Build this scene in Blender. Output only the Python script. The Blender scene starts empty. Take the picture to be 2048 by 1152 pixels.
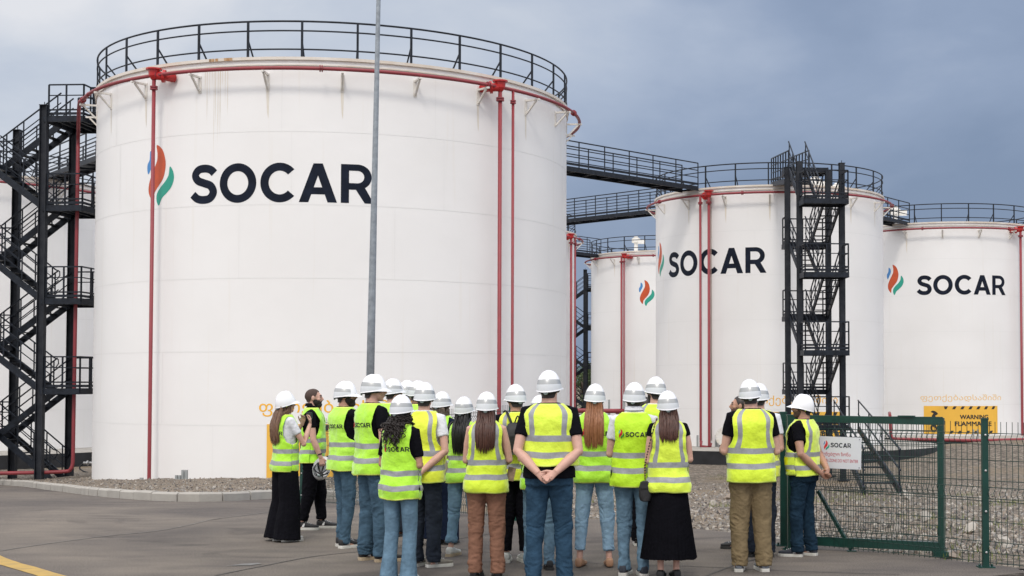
import bpy, bmesh, math, random
from mathutils import Vector, Matrix, noise, Euler
R = math.radians
random.seed(7)
scene = bpy.context.scene
col = scene.collection

# ------------------------------------------------------------ camera
F = 2850.2            # focal length in pixels of a 2048 wide frame
PITCH, ROLL = 0.03577, 0.0
CX, CY = 1272.0, 666.1   # principal point in photo pixels: the photograph is a crop
CAMZ = 1.80
cp, sp, cr, sr = math.cos(PITCH), math.sin(PITCH), math.cos(ROLL), math.sin(ROLL)
_right0 = Vector((1, 0, 0)); _up0 = Vector((0, -sp, cp)); _fwd = Vector((0, cp, sp))
CR = _right0 * cr + _up0 * sr
CU = _up0 * cr - _right0 * sr
CAM = Vector((0, 0, CAMZ))
cd = bpy.data.cameras.new('camera'); cam = bpy.data.objects.new('camera', cd); col.objects.link(cam)
m = Matrix((CR, CU, -_fwd)).transposed().to_4x4(); m.translation = CAM
cam.matrix_world = m
cd.sensor_width = 36.0; cd.lens = F / 2048 * 36.0; cd.clip_start = 0.1; cd.clip_end = 6000
cd.shift_x = (1024 - CX) / 2048; cd.shift_y = (CY - 576) / 2048
scene.camera = cam

# ------------------------------------------------------------ world and sun
SUN_EL, SUN_AZ = R(50), R(186)      # azimuth of the sun, clockwise from +Y
w = bpy.data.worlds.new("World"); scene.world = w; w.use_nodes = True
nt = w.node_tree; nt.nodes.clear()
def N(t, **k):
    n = nt.nodes.new(t)
    for a, b in k.items():
        if a == 'inp':
            for i, v in b.items(): n.inputs[i].default_value = v
        else: setattr(n, a, b)
    return n
L = lambda a, b: nt.links.new(a, b)
out = N('ShaderNodeOutputWorld'); bg = N('ShaderNodeBackground')
sky = N('ShaderNodeTexSky', sky_type='NISHITA', sun_disc=False, sun_elevation=SUN_EL, sun_rotation=SUN_AZ)
sky.air_density = 1.2; sky.dust_density = 2.0
tc = N('ShaderNodeTexCoord')
mp = N('ShaderNodeMapping'); mp.inputs['Scale'].default_value = (1.0, 1.0, 2.2); mp.inputs['Location'].default_value = (0.37, 0.1, 0.2)
mp.inputs['Rotation'].default_value = (0, R(14), 0)
L(tc.outputs['Generated'], mp.inputs['Vector'])
n1 = N('ShaderNodeTexNoise', inp={'Scale': 3.2, 'Detail': 7.0, 'Roughness': 0.5, 'Distortion': 0.35}); L(mp.outputs[0], n1.inputs['Vector'])
n2 = N('ShaderNodeTexNoise', inp={'Scale': 9.0, 'Detail': 5.0, 'Roughness': 0.55}); L(mp.outputs[0], n2.inputs['Vector'])
sep = N('ShaderNodeSeparateXYZ'); L(tc.outputs['Generated'], sep.inputs[0])
# broad brightness of the cloud deck: brighter to the left and overhead, a slate bank low ahead and to the right
def MR(v, a, b, c, d):
    n = N('ShaderNodeMapRange', interpolation_type='SMOOTHSTEP'); n.inputs['From Min'].default_value = a; n.inputs['From Max'].default_value = b
    n.inputs['To Min'].default_value = c; n.inputs['To Max'].default_value = d; L(v, n.inputs['Value']); return n.outputs[0]
def MA(op, a, b):
    n = N('ShaderNodeMath', operation=op)
    for i, v in enumerate((a, b)):
        if hasattr(v, 'name'): L(v, n.inputs[i])
        else: n.inputs[i].default_value = v
    return n.outputs[0]
gx = MR(sep.outputs['X'], 0.15, -0.36, -0.30, 0.36)
gy = MR(sep.outputs['Y'], 0.86, 0.35, 0.0, 0.55)  # lifts only the out-of-view sky, added fill for the tank sides
gz = MR(sep.outputs['Z'], 0.03, 0.30, 0.0, 0.62)
nz = MA('MULTIPLY', MA('SUBTRACT', n1.outputs['Fac'], 0.5), 1.35)
nz2 = MA('MULTIPLY', MA('SUBTRACT', n2.outputs['Fac'], 0.5), 0.3)
fac = MA('ADD', MA('ADD', MA('ADD', gx, gz), MA('ADD', nz, nz2)), MA('ADD', gy, 0.10))
ramp = N('ShaderNodeValToRGB'); L(fac, ramp.inputs[0])
e = ramp.color_ramp.elements
e[0].position = 0.0; e[0].color = (0.215, 0.285, 0.425, 1)
e[1].position = 1.0; e[1].color = (0.80, 0.81, 0.85, 1)
for p, c in ((0.3, (0.30, 0.375, 0.525, 1)), (0.55, (0.44, 0.51, 0.645, 1)), (0.8, (0.60, 0.65, 0.74, 1))):
    q = e.new(p); q.color = c
back = MR(sep.outputs['Y'], 0.86, 0.22, 1.0, 1.52)     # unseen sky beside and behind the viewer, brightened to fill the tank walls
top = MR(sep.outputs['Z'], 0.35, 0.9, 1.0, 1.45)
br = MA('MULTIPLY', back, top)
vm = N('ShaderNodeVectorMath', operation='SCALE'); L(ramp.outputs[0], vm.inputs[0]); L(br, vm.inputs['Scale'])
tint = N('ShaderNodeMix', data_type='RGBA'); L(MR(sep.outputs['Y'], 0.6, 0.0, 0.0, 1.0), tint.inputs['Factor']); tint.inputs['A'].default_value = (1, 1, 1, 1); tint.inputs['B'].default_value = (1.02, 1.0, 0.975, 1)
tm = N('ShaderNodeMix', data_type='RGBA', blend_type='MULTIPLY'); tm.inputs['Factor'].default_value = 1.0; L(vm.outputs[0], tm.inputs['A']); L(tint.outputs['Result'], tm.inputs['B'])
sk = N('ShaderNodeVectorMath', operation='SCALE'); L(sky.outputs[0], sk.inputs[0]); sk.inputs['Scale'].default_value = 0.10
mx = N('ShaderNodeMix', data_type='RGBA'); mx.inputs['Factor'].default_value = 0.92
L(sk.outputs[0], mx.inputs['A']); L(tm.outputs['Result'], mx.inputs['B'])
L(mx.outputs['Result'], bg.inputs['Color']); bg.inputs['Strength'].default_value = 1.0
L(bg.outputs[0], out.inputs[0])
sd = bpy.data.lights.new('sun', 'SUN'); sd.energy = 1.35; sd.angle = R(11); sd.color = (1.0, 0.93, 0.84)
so = bpy.data.objects.new('sun', sd); col.objects.link(so)
sdir = Vector((math.sin(SUN_AZ) * math.cos(SUN_EL), math.cos(SUN_AZ) * math.cos(SUN_EL), math.sin(SUN_EL)))
so.rotation_euler = sdir.to_track_quat('Z', 'Y').to_euler()
so.location = (0, -20, 30)
vs = scene.view_settings; vs.view_transform = 'Standard'; vs.look = 'None'; vs.gamma = 1; vs.use_curve_mapping = False
vs.exposure = 0.0

# ------------------------------------------------------------ pixel helpers (photo pixels -> world points, used while laying out)
def ray(u, v):
    return (_fwd + CR * ((u - CX) / F) - CU * ((v - CY) / F))
def at(u, v, Y):
    d = ray(u, v); return CAM + d * (Y / d.y)
def gz_(x, y):
    if y < 19: z = 0.0
    elif y < 50: z = -(y - 19) * 0.053
    else: z = -1.643
    t = math.exp(-((x - 19.5) / 7.0) ** 2 - ((y - 68) / 7.5) ** 2)
    z += .80 * t
    return z
def on_ground(u, v):
    d = ray(u, v); t = 1.0; p = CAM.copy()
    while t < 400:
        p = CAM + d * t
        if p.z <= gz_(p.x, p.y): break
        t += 0.02
    return p

# ------------------------------------------------------------ objects
def tag(o, label=None, cat=None, group=None, kind=None):
    if label: o['label'] = label
    if cat: o['category'] = cat
    if group: o['group'] = group
    if kind: o['kind'] = kind
    return o
def empty(name, loc=(0, 0, 0), rz=0.0):
    o = bpy.data.objects.new(name, None); col.objects.link(o); o.location = loc; o.rotation_euler = (0, 0, rz); o.empty_display_size = .2
    return o
class MB:
    def __init__(s): s.v = []; s.f = []; s.m = []; s.sm = []
    def add(s, vs, fs, mi=0, smooth=False):
        b = len(s.v); s.v += [tuple(p) for p in vs]
        for f in fs: s.f.append(tuple(b + i for i in f)); s.m.append(mi); s.sm.append(smooth)
    def box(s, c, d, mi=0, rot=None):
        x, y, z = d[0] / 2, d[1] / 2, d[2] / 2
        vs = [Vector((a * x, b * y, e_ * z)) for a in (-1, 1) for b in (-1, 1) for e_ in (-1, 1)]
        if rot is not None: vs = [rot @ p for p in vs]
        vs = [p + Vector(c) for p in vs]
        s.add(vs, [(0, 1, 3, 2), (4, 6, 7, 5), (0, 4, 5, 1), (2, 3, 7, 6), (0, 2, 6, 4), (1, 5, 7, 3)], mi)
    def bar(s, a, b, w, h=None, mi=0, up=(0, 0, 1)):
        a, b = Vector(a), Vector(b); h = h or w; d = b - a; l = d.length
        if l < 1e-6: return
        d.normalize(); upv = Vector(up)
        if abs(d.dot(upv)) > .99: upv = Vector((1, 0, 0)) if abs(d.x) < .9 else Vector((0, 1, 0))
        x = d.cross(upv).normalized(); z = x.cross(d).normalized()
        s.box((a + b) / 2, (w, l, h), mi, Matrix((x, d, z)).transposed())
    def tube(s, pts, rad, n=8, mi=0, caps=True, closed=False, flat=None, ref=None, smooth=True):
        pts = [Vector(p) for p in pts]; k = len(pts)
        if not hasattr(rad, '__len__'): rad = [rad] * k
        rings = []; prev = None
        for i in range(k):
            if closed: t = pts[(i + 1) % k] - pts[i - 1]
            else: t = pts[min(i + 1, k - 1)] - pts[max(i - 1, 0)]
            if t.length < 1e-9: t = Vector((0, 0, 1))
            t.normalize()
            if prev is None:
                r0 = Vector(ref) if ref is not None else (Vector((0, 0, 1)) if abs(t.z) < .9 else Vector((1, 0, 0)))
                nx = r0 - t * r0.dot(t); nx.normalize()
            else:
                nx = prev - t * prev.dot(t)
                if nx.length < 1e-6: nx = Vector((1, 0, 0))
                nx.normalize()
            prev = nx; ny = t.cross(nx)
            r = rad[i]; ra, rb = r if hasattr(r, '__len__') else (r, r if flat is None else r * flat)
            rings.append([pts[i] + nx * (ra * math.cos(2 * math.pi * j / n)) + ny * (rb * math.sin(2 * math.pi * j / n)) for j in range(n)])
        vs = [p for rg in rings for p in rg]; fs = []
        for i in range(k if closed else k - 1):
            a = i * n; b = ((i + 1) % k) * n
            for j in range(n):
                j2 = (j + 1) % n; fs.append((a + j, a + j2, b + j2, b + j))
        if caps and not closed:
            fs.append(tuple(reversed(range(n)))); fs.append(tuple(range((k - 1) * n, k * n)))
        s.add(vs, fs, mi, smooth)
    def ell(s, c, r, nu=16, nv=10, mi=0, rot=None):
        vs = []; c = Vector(c)
        for i in range(1, nv):
            a = math.pi * i / nv
            for j in range(nu):
                b = 2 * math.pi * j / nu
                vs.append(Vector((r[0] * math.sin(a) * math.cos(b), r[1] * math.sin(a) * math.sin(b), r[2] * math.cos(a))))
        vs.append(Vector((0, 0, r[2]))); vs.append(Vector((0, 0, -r[2])))
        if rot is not None: vs = [rot @ p for p in vs]
        vs = [p + c for p in vs]; fs = []
        for i in range(nv - 2):
            for j in range(nu):
                j2 = (j + 1) % nu; fs.append((i * nu + j, (i + 1) * nu + j, (i + 1) * nu + j2, i * nu + j2))
        t, b = len(vs) - 2, len(vs) - 1
        for j in range(nu):
            j2 = (j + 1) % nu; fs.append((t, j, j2)); fs.append((b, (nv - 2) * nu + j2, (nv - 2) * nu + j))
        s.add(vs, fs, mi, True)
    def grid(s, P, mi=0, closed=False, smooth=True, mfun=None):
        nr, nc = len(P), len(P[0]); b = len(s.v)
        s.v += [tuple(p) for rw in P for p in rw]
        for i in range(nr - 1):
            for j in range(nc if closed else nc - 1):
                j2 = (j + 1) % nc
                mm = mi if mfun is None else mfun(i, j)
                if mm is None: continue
                s.f.append((b + i * nc + j, b + i * nc + j2, b + (i + 1) * nc + j2, b + (i + 1) * nc + j)); s.m.append(mm); s.sm.append(smooth)
    def mesh(s, name, mats):
        me = bpy.data.meshes.new(name); me.from_pydata(s.v, [], s.f)
        for x in (mats if isinstance(mats, (list, tuple)) else [mats]): me.materials.append(x)
        me.polygons.foreach_set('material_index', s.m); me.polygons.foreach_set('use_smooth', s.sm); me.update()
        return me
    def build(s, name, mats, parent=None):
        o = bpy.data.objects.new(name, s.mesh(name, mats)); col.objects.link(o)
        if parent: o.parent = parent
        return o
def link(name, me, parent=None, loc=(0, 0, 0), rz=0):
    o = bpy.data.objects.new(name, me); col.objects.link(o); o.parent = parent; o.location = loc; o.rotation_euler = (0, 0, rz)
    return o
def sstep(a, b, x):
    t = max(0, min(1, (x - a) / (b - a))); return t * t * (3 - 2 * t)
def interp(x, xs, ys):
    if x <= xs[0]: return ys[0]
    for i in range(len(xs) - 1):
        if x <= xs[i + 1]:
            t = (x - xs[i]) / (xs[i + 1] - xs[i]); 
            return ys[i] + (ys[i + 1] - ys[i]) * t
    return ys[-1]
def catmull(pts, n=6, closed=False):
    pts = [Vector(p) for p in pts]; out = []; k = len(pts)
    for i in range(k if closed else k - 1):
        p0 = pts[(i - 1) % k] if (closed or i > 0) else pts[i]; p1 = pts[i]; p2 = pts[(i + 1) % k]
        p3 = pts[(i + 2) % k] if (closed or i + 2 < k) else p2
        for j in range(n):
            t = j / n
            out.append(0.5 * ((2 * p1) + (p2 - p0) * t + (2 * p0 - 5 * p1 + 4 * p2 - p3) * t * t + (3 * p1 - p0 - 3 * p2 + p3) * t ** 3))
    if not closed: out.append(pts[-1])
    return out

# ------------------------------------------------------------ materials
_mats = {}
def mat(name, color, rough=0.6, metal=0.0, var=0.0, vscale=4.0, bump=0.0, bscale=40.0, color2=None, spec=None, coord='Object', detail=4.0, stretch=None, bdist=0.01, sheen=0.0):
    if name in _mats: return _mats[name]
    M = bpy.data.materials.new(name); M.use_nodes = True; t = M.node_tree; b = t.nodes['Principled BSDF']
    c = tuple(color) + (1,) if len(color) == 3 else color
    b.inputs['Base Color'].default_value = c; b.inputs['Roughness'].default_value = rough; b.inputs['Metallic'].default_value = metal
    if spec is not None: b.inputs['Specular IOR Level'].default_value = spec
    if sheen: b.inputs['Sheen Weight'].default_value = sheen
    tcn = t.nodes.new('ShaderNodeTexCoord'); v = tcn.outputs[coord]
    if stretch:
        mpn = t.nodes.new('ShaderNodeMapping'); mpn.inputs['Scale'].default_value = stretch; t.links.new(v, mpn.inputs[0]); v = mpn.outputs[0]
    if var or color2:
        nn = t.nodes.new('ShaderNodeTexNoise'); nn.inputs['Scale'].default_value = vscale; nn.inputs['Detail'].default_value = detail; nn.inputs['Roughness'].default_value = .6
        t.links.new(v, nn.inputs['Vector'])
        rp = t.nodes.new('ShaderNodeValToRGB'); t.links.new(nn.outputs['Fac'], rp.inputs[0])
        c2 = tuple(color2) + (1,) if color2 else tuple(min(1, x * (1 + var)) for x in c[:3]) + (1,)
        c1 = c if color2 else tuple(x * (1 - var) for x in c[:3]) + (1,)
        rp.color_ramp.elements[0].position = .3; rp.color_ramp.elements[1].position = .7
        rp.color_ramp.elements[0].color = c1; rp.color_ramp.elements[1].color = c2
        t.links.new(rp.outputs[0], b.inputs['Base Color'])
    if bump:
        nb = t.nodes.new('ShaderNodeTexNoise'); nb.inputs['Scale'].default_value = bscale; nb.inputs['Detail'].default_value = 5
        t.links.new(v, nb.inputs['Vector']); bp = t.nodes.new('ShaderNodeBump'); bp.inputs['Strength'].default_value = bump; bp.inputs['Distance'].default_value = bdist
        t.links.new(nb.outputs['Fac'], bp.inputs['Height']); t.links.new(bp.outputs[0], b.inputs['Normal'])
    _mats[name] = M; return M

def tank_white():
    M = bpy.data.materials.new('tank_paint'); M.use_nodes = True; t = M.node_tree; b = t.nodes['Principled BSDF']; ns, lk = t.nodes, t.links
    tcn = ns.new('ShaderNodeTexCoord')
    n = ns.new('ShaderNodeTexNoise'); n.inputs['Scale'].default_value = .35; n.inputs['Detail'].default_value = 5; lk.new(tcn.outputs['Object'], n.inputs['Vector'])
    mpn = ns.new('ShaderNodeMapping'); mpn.inputs['Scale'].default_value = (5, 5, .16); lk.new(tcn.outputs['Object'], mpn.inputs[0])
    s_ = ns.new('ShaderNodeTexNoise'); s_.inputs['Scale'].default_value = 1.0; s_.inputs['Detail'].default_value = 6; lk.new(mpn.outputs[0], s_.inputs['Vector'])
    r1 = ns.new('ShaderNodeValToRGB'); lk.new(n.outputs['Fac'], r1.inputs[0])
    r1.color_ramp.elements[0].color = (.815, .808, .798, 1); r1.color_ramp.elements[1].color = (.85, .845, .838, 1); r1.color_ramp.elements[0].position = .35; r1.color_ramp.elements[1].position = .65
    r2 = ns.new('ShaderNodeValToRGB'); lk.new(s_.outputs['Fac'], r2.inputs[0])
    r2.color_ramp.elements[0].position = .62; r2.color_ramp.elements[0].color = (1, 1, 1, 1); r2.color_ramp.elements[1].position = .82; r2.color_ramp.elements[1].color = (.94, .915, .87, 1)
    mm = ns.new('ShaderNodeMix'); mm.data_type = 'RGBA'; mm.blend_type = 'MULTIPLY'; mm.inputs['Factor'].default_value = .8
    lk.new(r1.outputs[0], mm.inputs['A']); lk.new(r2.outputs[0], mm.inputs['B'])
    # plate edges: faint vertical butt welds, staggered per course are drawn by the mesh; here only plate to plate tint
    lk.new(mm.outputs['Result'], b.inputs['Base Color']); b.inputs['Roughness'].default_value = .42
    nb = ns.new('ShaderNodeTexNoise'); nb.inputs['Scale'].default_value = .9; nb.inputs['Detail'].default_value = 3; lk.new(tcn.outputs['Object'], nb.inputs['Vector'])
    bp = ns.new('ShaderNodeBump'); bp.inputs['Strength'].default_value = .25; bp.inputs['Distance'].default_value = .05; lk.new(nb.outputs['Fac'], bp.inputs['Height']); lk.new(bp.outputs[0], b.inputs['Normal'])
    return M
TANKW = tank_white()
SEAM = mat('weld_seam', (.755, .748, .738), .6)
RIMW = mat('rim_paint', (.74, .71, .66), .5, color2=(.60, .52, .42), vscale=1.3, bump=.2, bscale=8)
RUST = mat('rust_streak', (.66, .54, .38), .7, color2=(.76, .72, .66), vscale=3, stretch=(6, 6, 1))
PALE = mat('pale_streak', (.755, .735, .69), .6, color2=(.70, .63, .52), vscale=3, stretch=(6, 6, 1))
BLACKST = mat('black_steel', (.013, .017, .025), .5, var=.5, spec=.25, vscale=6, bump=.2, bscale=30)
DUSTST = mat('dusty_black_steel', (.012, .015, .022), .55, spec=.25, color2=(.036, .039, .046), vscale=3, bump=.3, bscale=25, detail=8)
REDP = mat('red_pipe_paint', (.29, .038, .048), .5, color2=(.23, .038, .046), vscale=3)
REDB = mat('red_housing_paint', (.48, .022, .022), .4)
BRKT = mat('bracket_paint', (.76, .75, .73), .5, color2=(.70, .66, .58), vscale=5)
NAVY = mat('navy_lettering', (.009, .013, .025), .6, spec=.12, var=.35, vscale=3)
LORA = mat('emblem_orange', (.53, .078, .020), .5, var=.12)
LBLU = mat('emblem_blue', (.06, .24, .55), .5)
LGRN = mat('emblem_green', (.02, .33, .24), .5)
ORAT = mat('orange_lettering', (.88, .46, .03), .6)
FADT = mat('faded_orange_lettering', (.84, .55, .20), .6)
SIGY = mat('sign_yellow', (.82, .47, .06), .5, var=.06, vscale=.8)
SIGK = mat('sign_black', (.025, .022, .02), .5)
GALV = mat('galvanised_steel', (.27, .30, .33), .45, metal=.35, var=.25, vscale=9, bump=.1)
GREYP = mat('grey_post', (.30, .32, .32), .5, var=.15)
GREEN = mat('green_fence_paint', (.005, .045, .034), .4, var=.2, vscale=5)
GREENW = mat('green_wire', (.006, .032, .025), .5)
SIGNW = mat('sign_white', (.66, .68, .73), .4, var=.03)
SIGR = mat('sign_red', (.48, .02, .05), .5)
CONC = mat('concrete', (.34, .32, .29), .85, var=.22, vscale=1.5, bump=.5, bscale=25, detail=8)
KERBM = mat('kerb_concrete', (.33, .31, .28), .85, color2=(.42, .40, .36), vscale=1.7, bump=.6, bscale=30, detail=8)
BLKPAD = mat('black_bitumen', (.014, .015, .018), .55, var=.5, vscale=2, bump=.4, bscale=12)
# ------------------------------------------------------------ 2D shapes, lettering
def _cu_mesh(cu):
    o = bpy.data.objects.new('tmp', cu); col.objects.link(o)
    dg = bpy.context.evaluated_depsgraph_get(); dg.update()
    me = bpy.data.meshes.new_from_object(o.evaluated_get(dg))
    vs = [(v.co.x, v.co.y) for v in me.vertices]; fs = [tuple(p.vertices) for p in me.polygons]
    bpy.data.objects.remove(o); bpy.data.meshes.remove(me)
    return vs, fs
_tcache = {}
def text2d(s, h=1.0, bold=0.0, sx=1.0, space=1.0):
    key = (s, bold, space)
    if key not in _tcache:
        cu = bpy.data.curves.new('t', 'FONT'); cu.body = s; cu.size = 1.0; cu.offset = bold; cu.space_character = space; cu.resolution_u = 4; cu.fill_mode = 'FRONT'
        r = _cu_mesh(cu)
        if not r[0]: print('EMPTY TEXT', s)
        _tcache[key] = r
    vs, fs = _tcache[key]
    x0 = min(v[0] for v in vs); x1 = max(v[0] for v in vs); y0 = min(v[1] for v in vs); y1 = max(v[1] for v in vs)
    k = h / (y1 - y0)
    return [((v[0] - x0) * k * sx, (v[1] - y0) * k) for v in vs], fs, (x1 - x0) * k * sx
def fill2d(loops):
    cu = bpy.data.curves.new('c', 'CURVE'); cu.dimensions = '2D'; cu.fill_mode = 'FRONT' if False else 'BOTH'
    for lp in loops:
        sp_ = cu.splines.new('POLY'); sp_.points.add(len(lp) - 1)
        for i, p in enumerate(lp): sp_.points[i].co = (p[0], p[1], 0, 1)
        sp_.use_cyclic_u = True
    return _cu_mesh(cu)
def arc(cx, cy, rx, ry, a0, a1, n=16):
    return [(cx + rx * math.cos(R(a0 + (a1 - a0) * i / n)), cy + ry * math.sin(R(a0 + (a1 - a0) * i / n))) for i in range(n + 1)]
def stroke(pts, w):
    c = [Vector((p[0], p[1], 0)) for p in pts]; c = catmull(c, 5); a = []; b = []
    for i, p in enumerate(c):
        t = (c[min(i + 1, len(c) - 1)] - c[max(i - 1, 0)]).normalized(); nn = Vector((-t.y, t.x, 0)) * w / 2
        a.append(((p + nn).x, (p + nn).y)); b.append(((p - nn).x, (p - nn).y))
    return a + b[::-1]
T_ = .205
SOC = []
SOC.append(([stroke([(.66, .775), (.56, .865), (.40, .905), (.22, .875), (.125, .74), (.20, .60), (.38, .525), (.56, .45), (.635, .285), (.54, .13), (.35, .095), (.18, .135), (.055, .245)], T_)], 0.0))
SOC.append(([arc(.475, .5, .475, .51, 0, 360, 40)[:-1], arc(.475, .5, .475 - T_, .51 - T_, 0, 360, 40)[:-1]], .81))
SOC.append(([arc(.475, .5, .475, .51, 42, 318, 36) + arc(.475, .5, .475 - T_, .51 - T_, 318, 42, 36)], 1.86))
SOC.append(([[(0, 0), (.345, 1), (.565, 1), (.91, 0), (.685, 0), (.615, .205), (.295, .205), (.225, 0)], [(.355, .385), (.455, .69), (.555, .385)]], 2.80))
SOC.append(([[(0, 0), (0, 1), (.40, 1)] + arc(.40, .675, .34, .325, 85, -58, 14) + [(.80, 0), (.575, 0), (.36, .345), (.195, .345), (.195, 0)], [(.195, .835), (.40, .835)] + arc(.40, .675, .16, .16, 85, -85, 10) + [(.40, .515), (.195, .515)]], 3.80))
def word2d(h=1.0, w=None):
    kx = h if w is None else w / 4.60
    vs = []; fs = []
    for loops, x0 in SOC:
        v, f = _soc_cache(loops, x0); b = len(vs)
        vs += [((x + x0) * kx, y * h) for x, y in v]; fs += [tuple(b + i for i in q) for q in f]
    return vs, fs
_sc = {}
def _soc_cache(loops, k):
    if k not in _sc: _sc[k] = fill2d(loops)
    return _sc[k]
_ora = [(1104, 852), (1130, 868), (1144, 900), (1146, 930), (1135, 965), (1110, 993), (1095, 1012), (1090, 1037), (1072, 1018), (1066, 995), (1072, 968), (1090, 935), (1106, 905), (1108, 880)]
_grn = [(1165, 927), (1180, 945), (1183, 970), (1172, 995), (1150, 1015), (1130, 1030), (1117, 1053), (1106, 1035), (1108, 1012), (1125, 992), (1145, 975), (1160, 955)]
_blu = [(1073, 870), (1086, 880), (1090, 900), (1082, 918), (1066, 946), (1059, 932), (1060, 913), (1070, 898)]
def flame_part(pts, h):
    lp = catmull([((x - 1120) / 201 * h, (952 - y) / 201 * h, 0) for x, y in pts], 3, closed=True)
    return fill2d([[(p.x, p.y) for p in lp]])
def split2d(vs, fs, step):
    """cut a flat shape along x so that it can follow a curved wall"""
    bm = bmesh.new(); vv = [bm.verts.new((a, b, 0)) for a, b in vs]
    for f in fs:
        try: bm.faces.new([vv[i] for i in f])
        except ValueError: pass
    x0 = min(v[0] for v in vs); x1 = max(v[0] for v in vs); k = math.floor(x0 / step) + 1
    while k * step < x1:
        bmesh.ops.bisect_plane(bm, geom=bm.verts[:] + bm.edges[:] + bm.faces[:], plane_co=(k * step, 0, 0), plane_no=(1, 0, 0)); k += 1
    bm.verts.index_update()
    r = [(v.co.x, v.co.y) for v in bm.verts], [tuple(v.index for v in f.verts) for f in bm.faces]
    bm.free(); return r
def put2d(mb, shape, fn, mi=0, step=None, ox=0, oy=0):
    vs, fs = shape[0], shape[1]
    if not vs: return
    if step: vs, fs = split2d(vs, fs, step)
    mb.add([fn(x + ox, y + oy) for x, y in vs], fs, mi)

# ------------------------------------------------------------ the ground
def asphalt():
    M = bpy.data.materials.new('asphalt'); M.use_nodes = True; t = M.node_tree; b = t.nodes['Principled BSDF']; ns, lk = t.nodes, t.links
    tcn = ns.new('ShaderNodeTexCoord'); g = tcn.outputs['Object']
    def noise_(sc, d=6, st=(1, 1, 1), dist=0):
        mpn = ns.new('ShaderNodeMapping'); mpn.inputs['Scale'].default_value = st; lk.new(g, mpn.inputs[0])
        n = ns.new('ShaderNodeTexNoise'); n.inputs['Scale'].default_value = sc; n.inputs['Detail'].default_value = d; n.inputs['Distortion'].default_value = dist; lk.new(mpn.outputs[0], n.inputs['Vector']); return n.outputs['Fac']
    def rr(v, p0, c0, p1, c1):
        r = ns.new('ShaderNodeValToRGB'); lk.new(v, r.inputs[0]); r.color_ramp.elements[0].position = p0; r.color_ramp.elements[0].color = c0 + (1,); r.color_ramp.elements[1].position = p1; r.color_ramp.elements[1].color = c1 + (1,); return r.outputs[0]
    def mul(a, c, f=1.0):
        mm = ns.new('ShaderNodeMix'); mm.data_type = 'RGBA'; mm.blend_type = 'MULTIPLY'; mm.inputs['Factor'].default_value = f; lk.new(a, mm.inputs['A']); lk.new(c, mm.inputs['B']); return mm.outputs['Result']
    base = rr(noise_(.22, 7, (1, .8, 1), .9), .36, (.098, .087, .082), .66, (.178, .156, .134))
    c = mul(base, rr(noise_(1.4, 8, (1, 2.2, 1), .3), .3, (.82, .82, .83), .7, (1.14, 1.12, 1.09)), 1)
    c = mul(c, rr(noise_(75, 2), .38, (.55, .55, .55), .64, (1.5, 1.48, 1.45)), .8)
    # spilled patches
    c = mul(c, rr(noise_(.5, 7, (1, 1.4, 1), 1.5), .58, (1, 1, 1), .66, (.72, .72, .74)), 1)
    lk.new(c, b.inputs['Base Color']); b.inputs['Roughness'].default_value = .88; b.inputs['Specular IOR Level'].default_value = .25
    bp = ns.new('ShaderNodeBump'); bp.inputs['Strength'].default_value = .35; bp.inputs['Distance'].default_value = .006; lk.new(noise_(70, 3), bp.inputs['Height']); lk.new(bp.outputs[0], b.inputs['Normal'])
    return M
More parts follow.
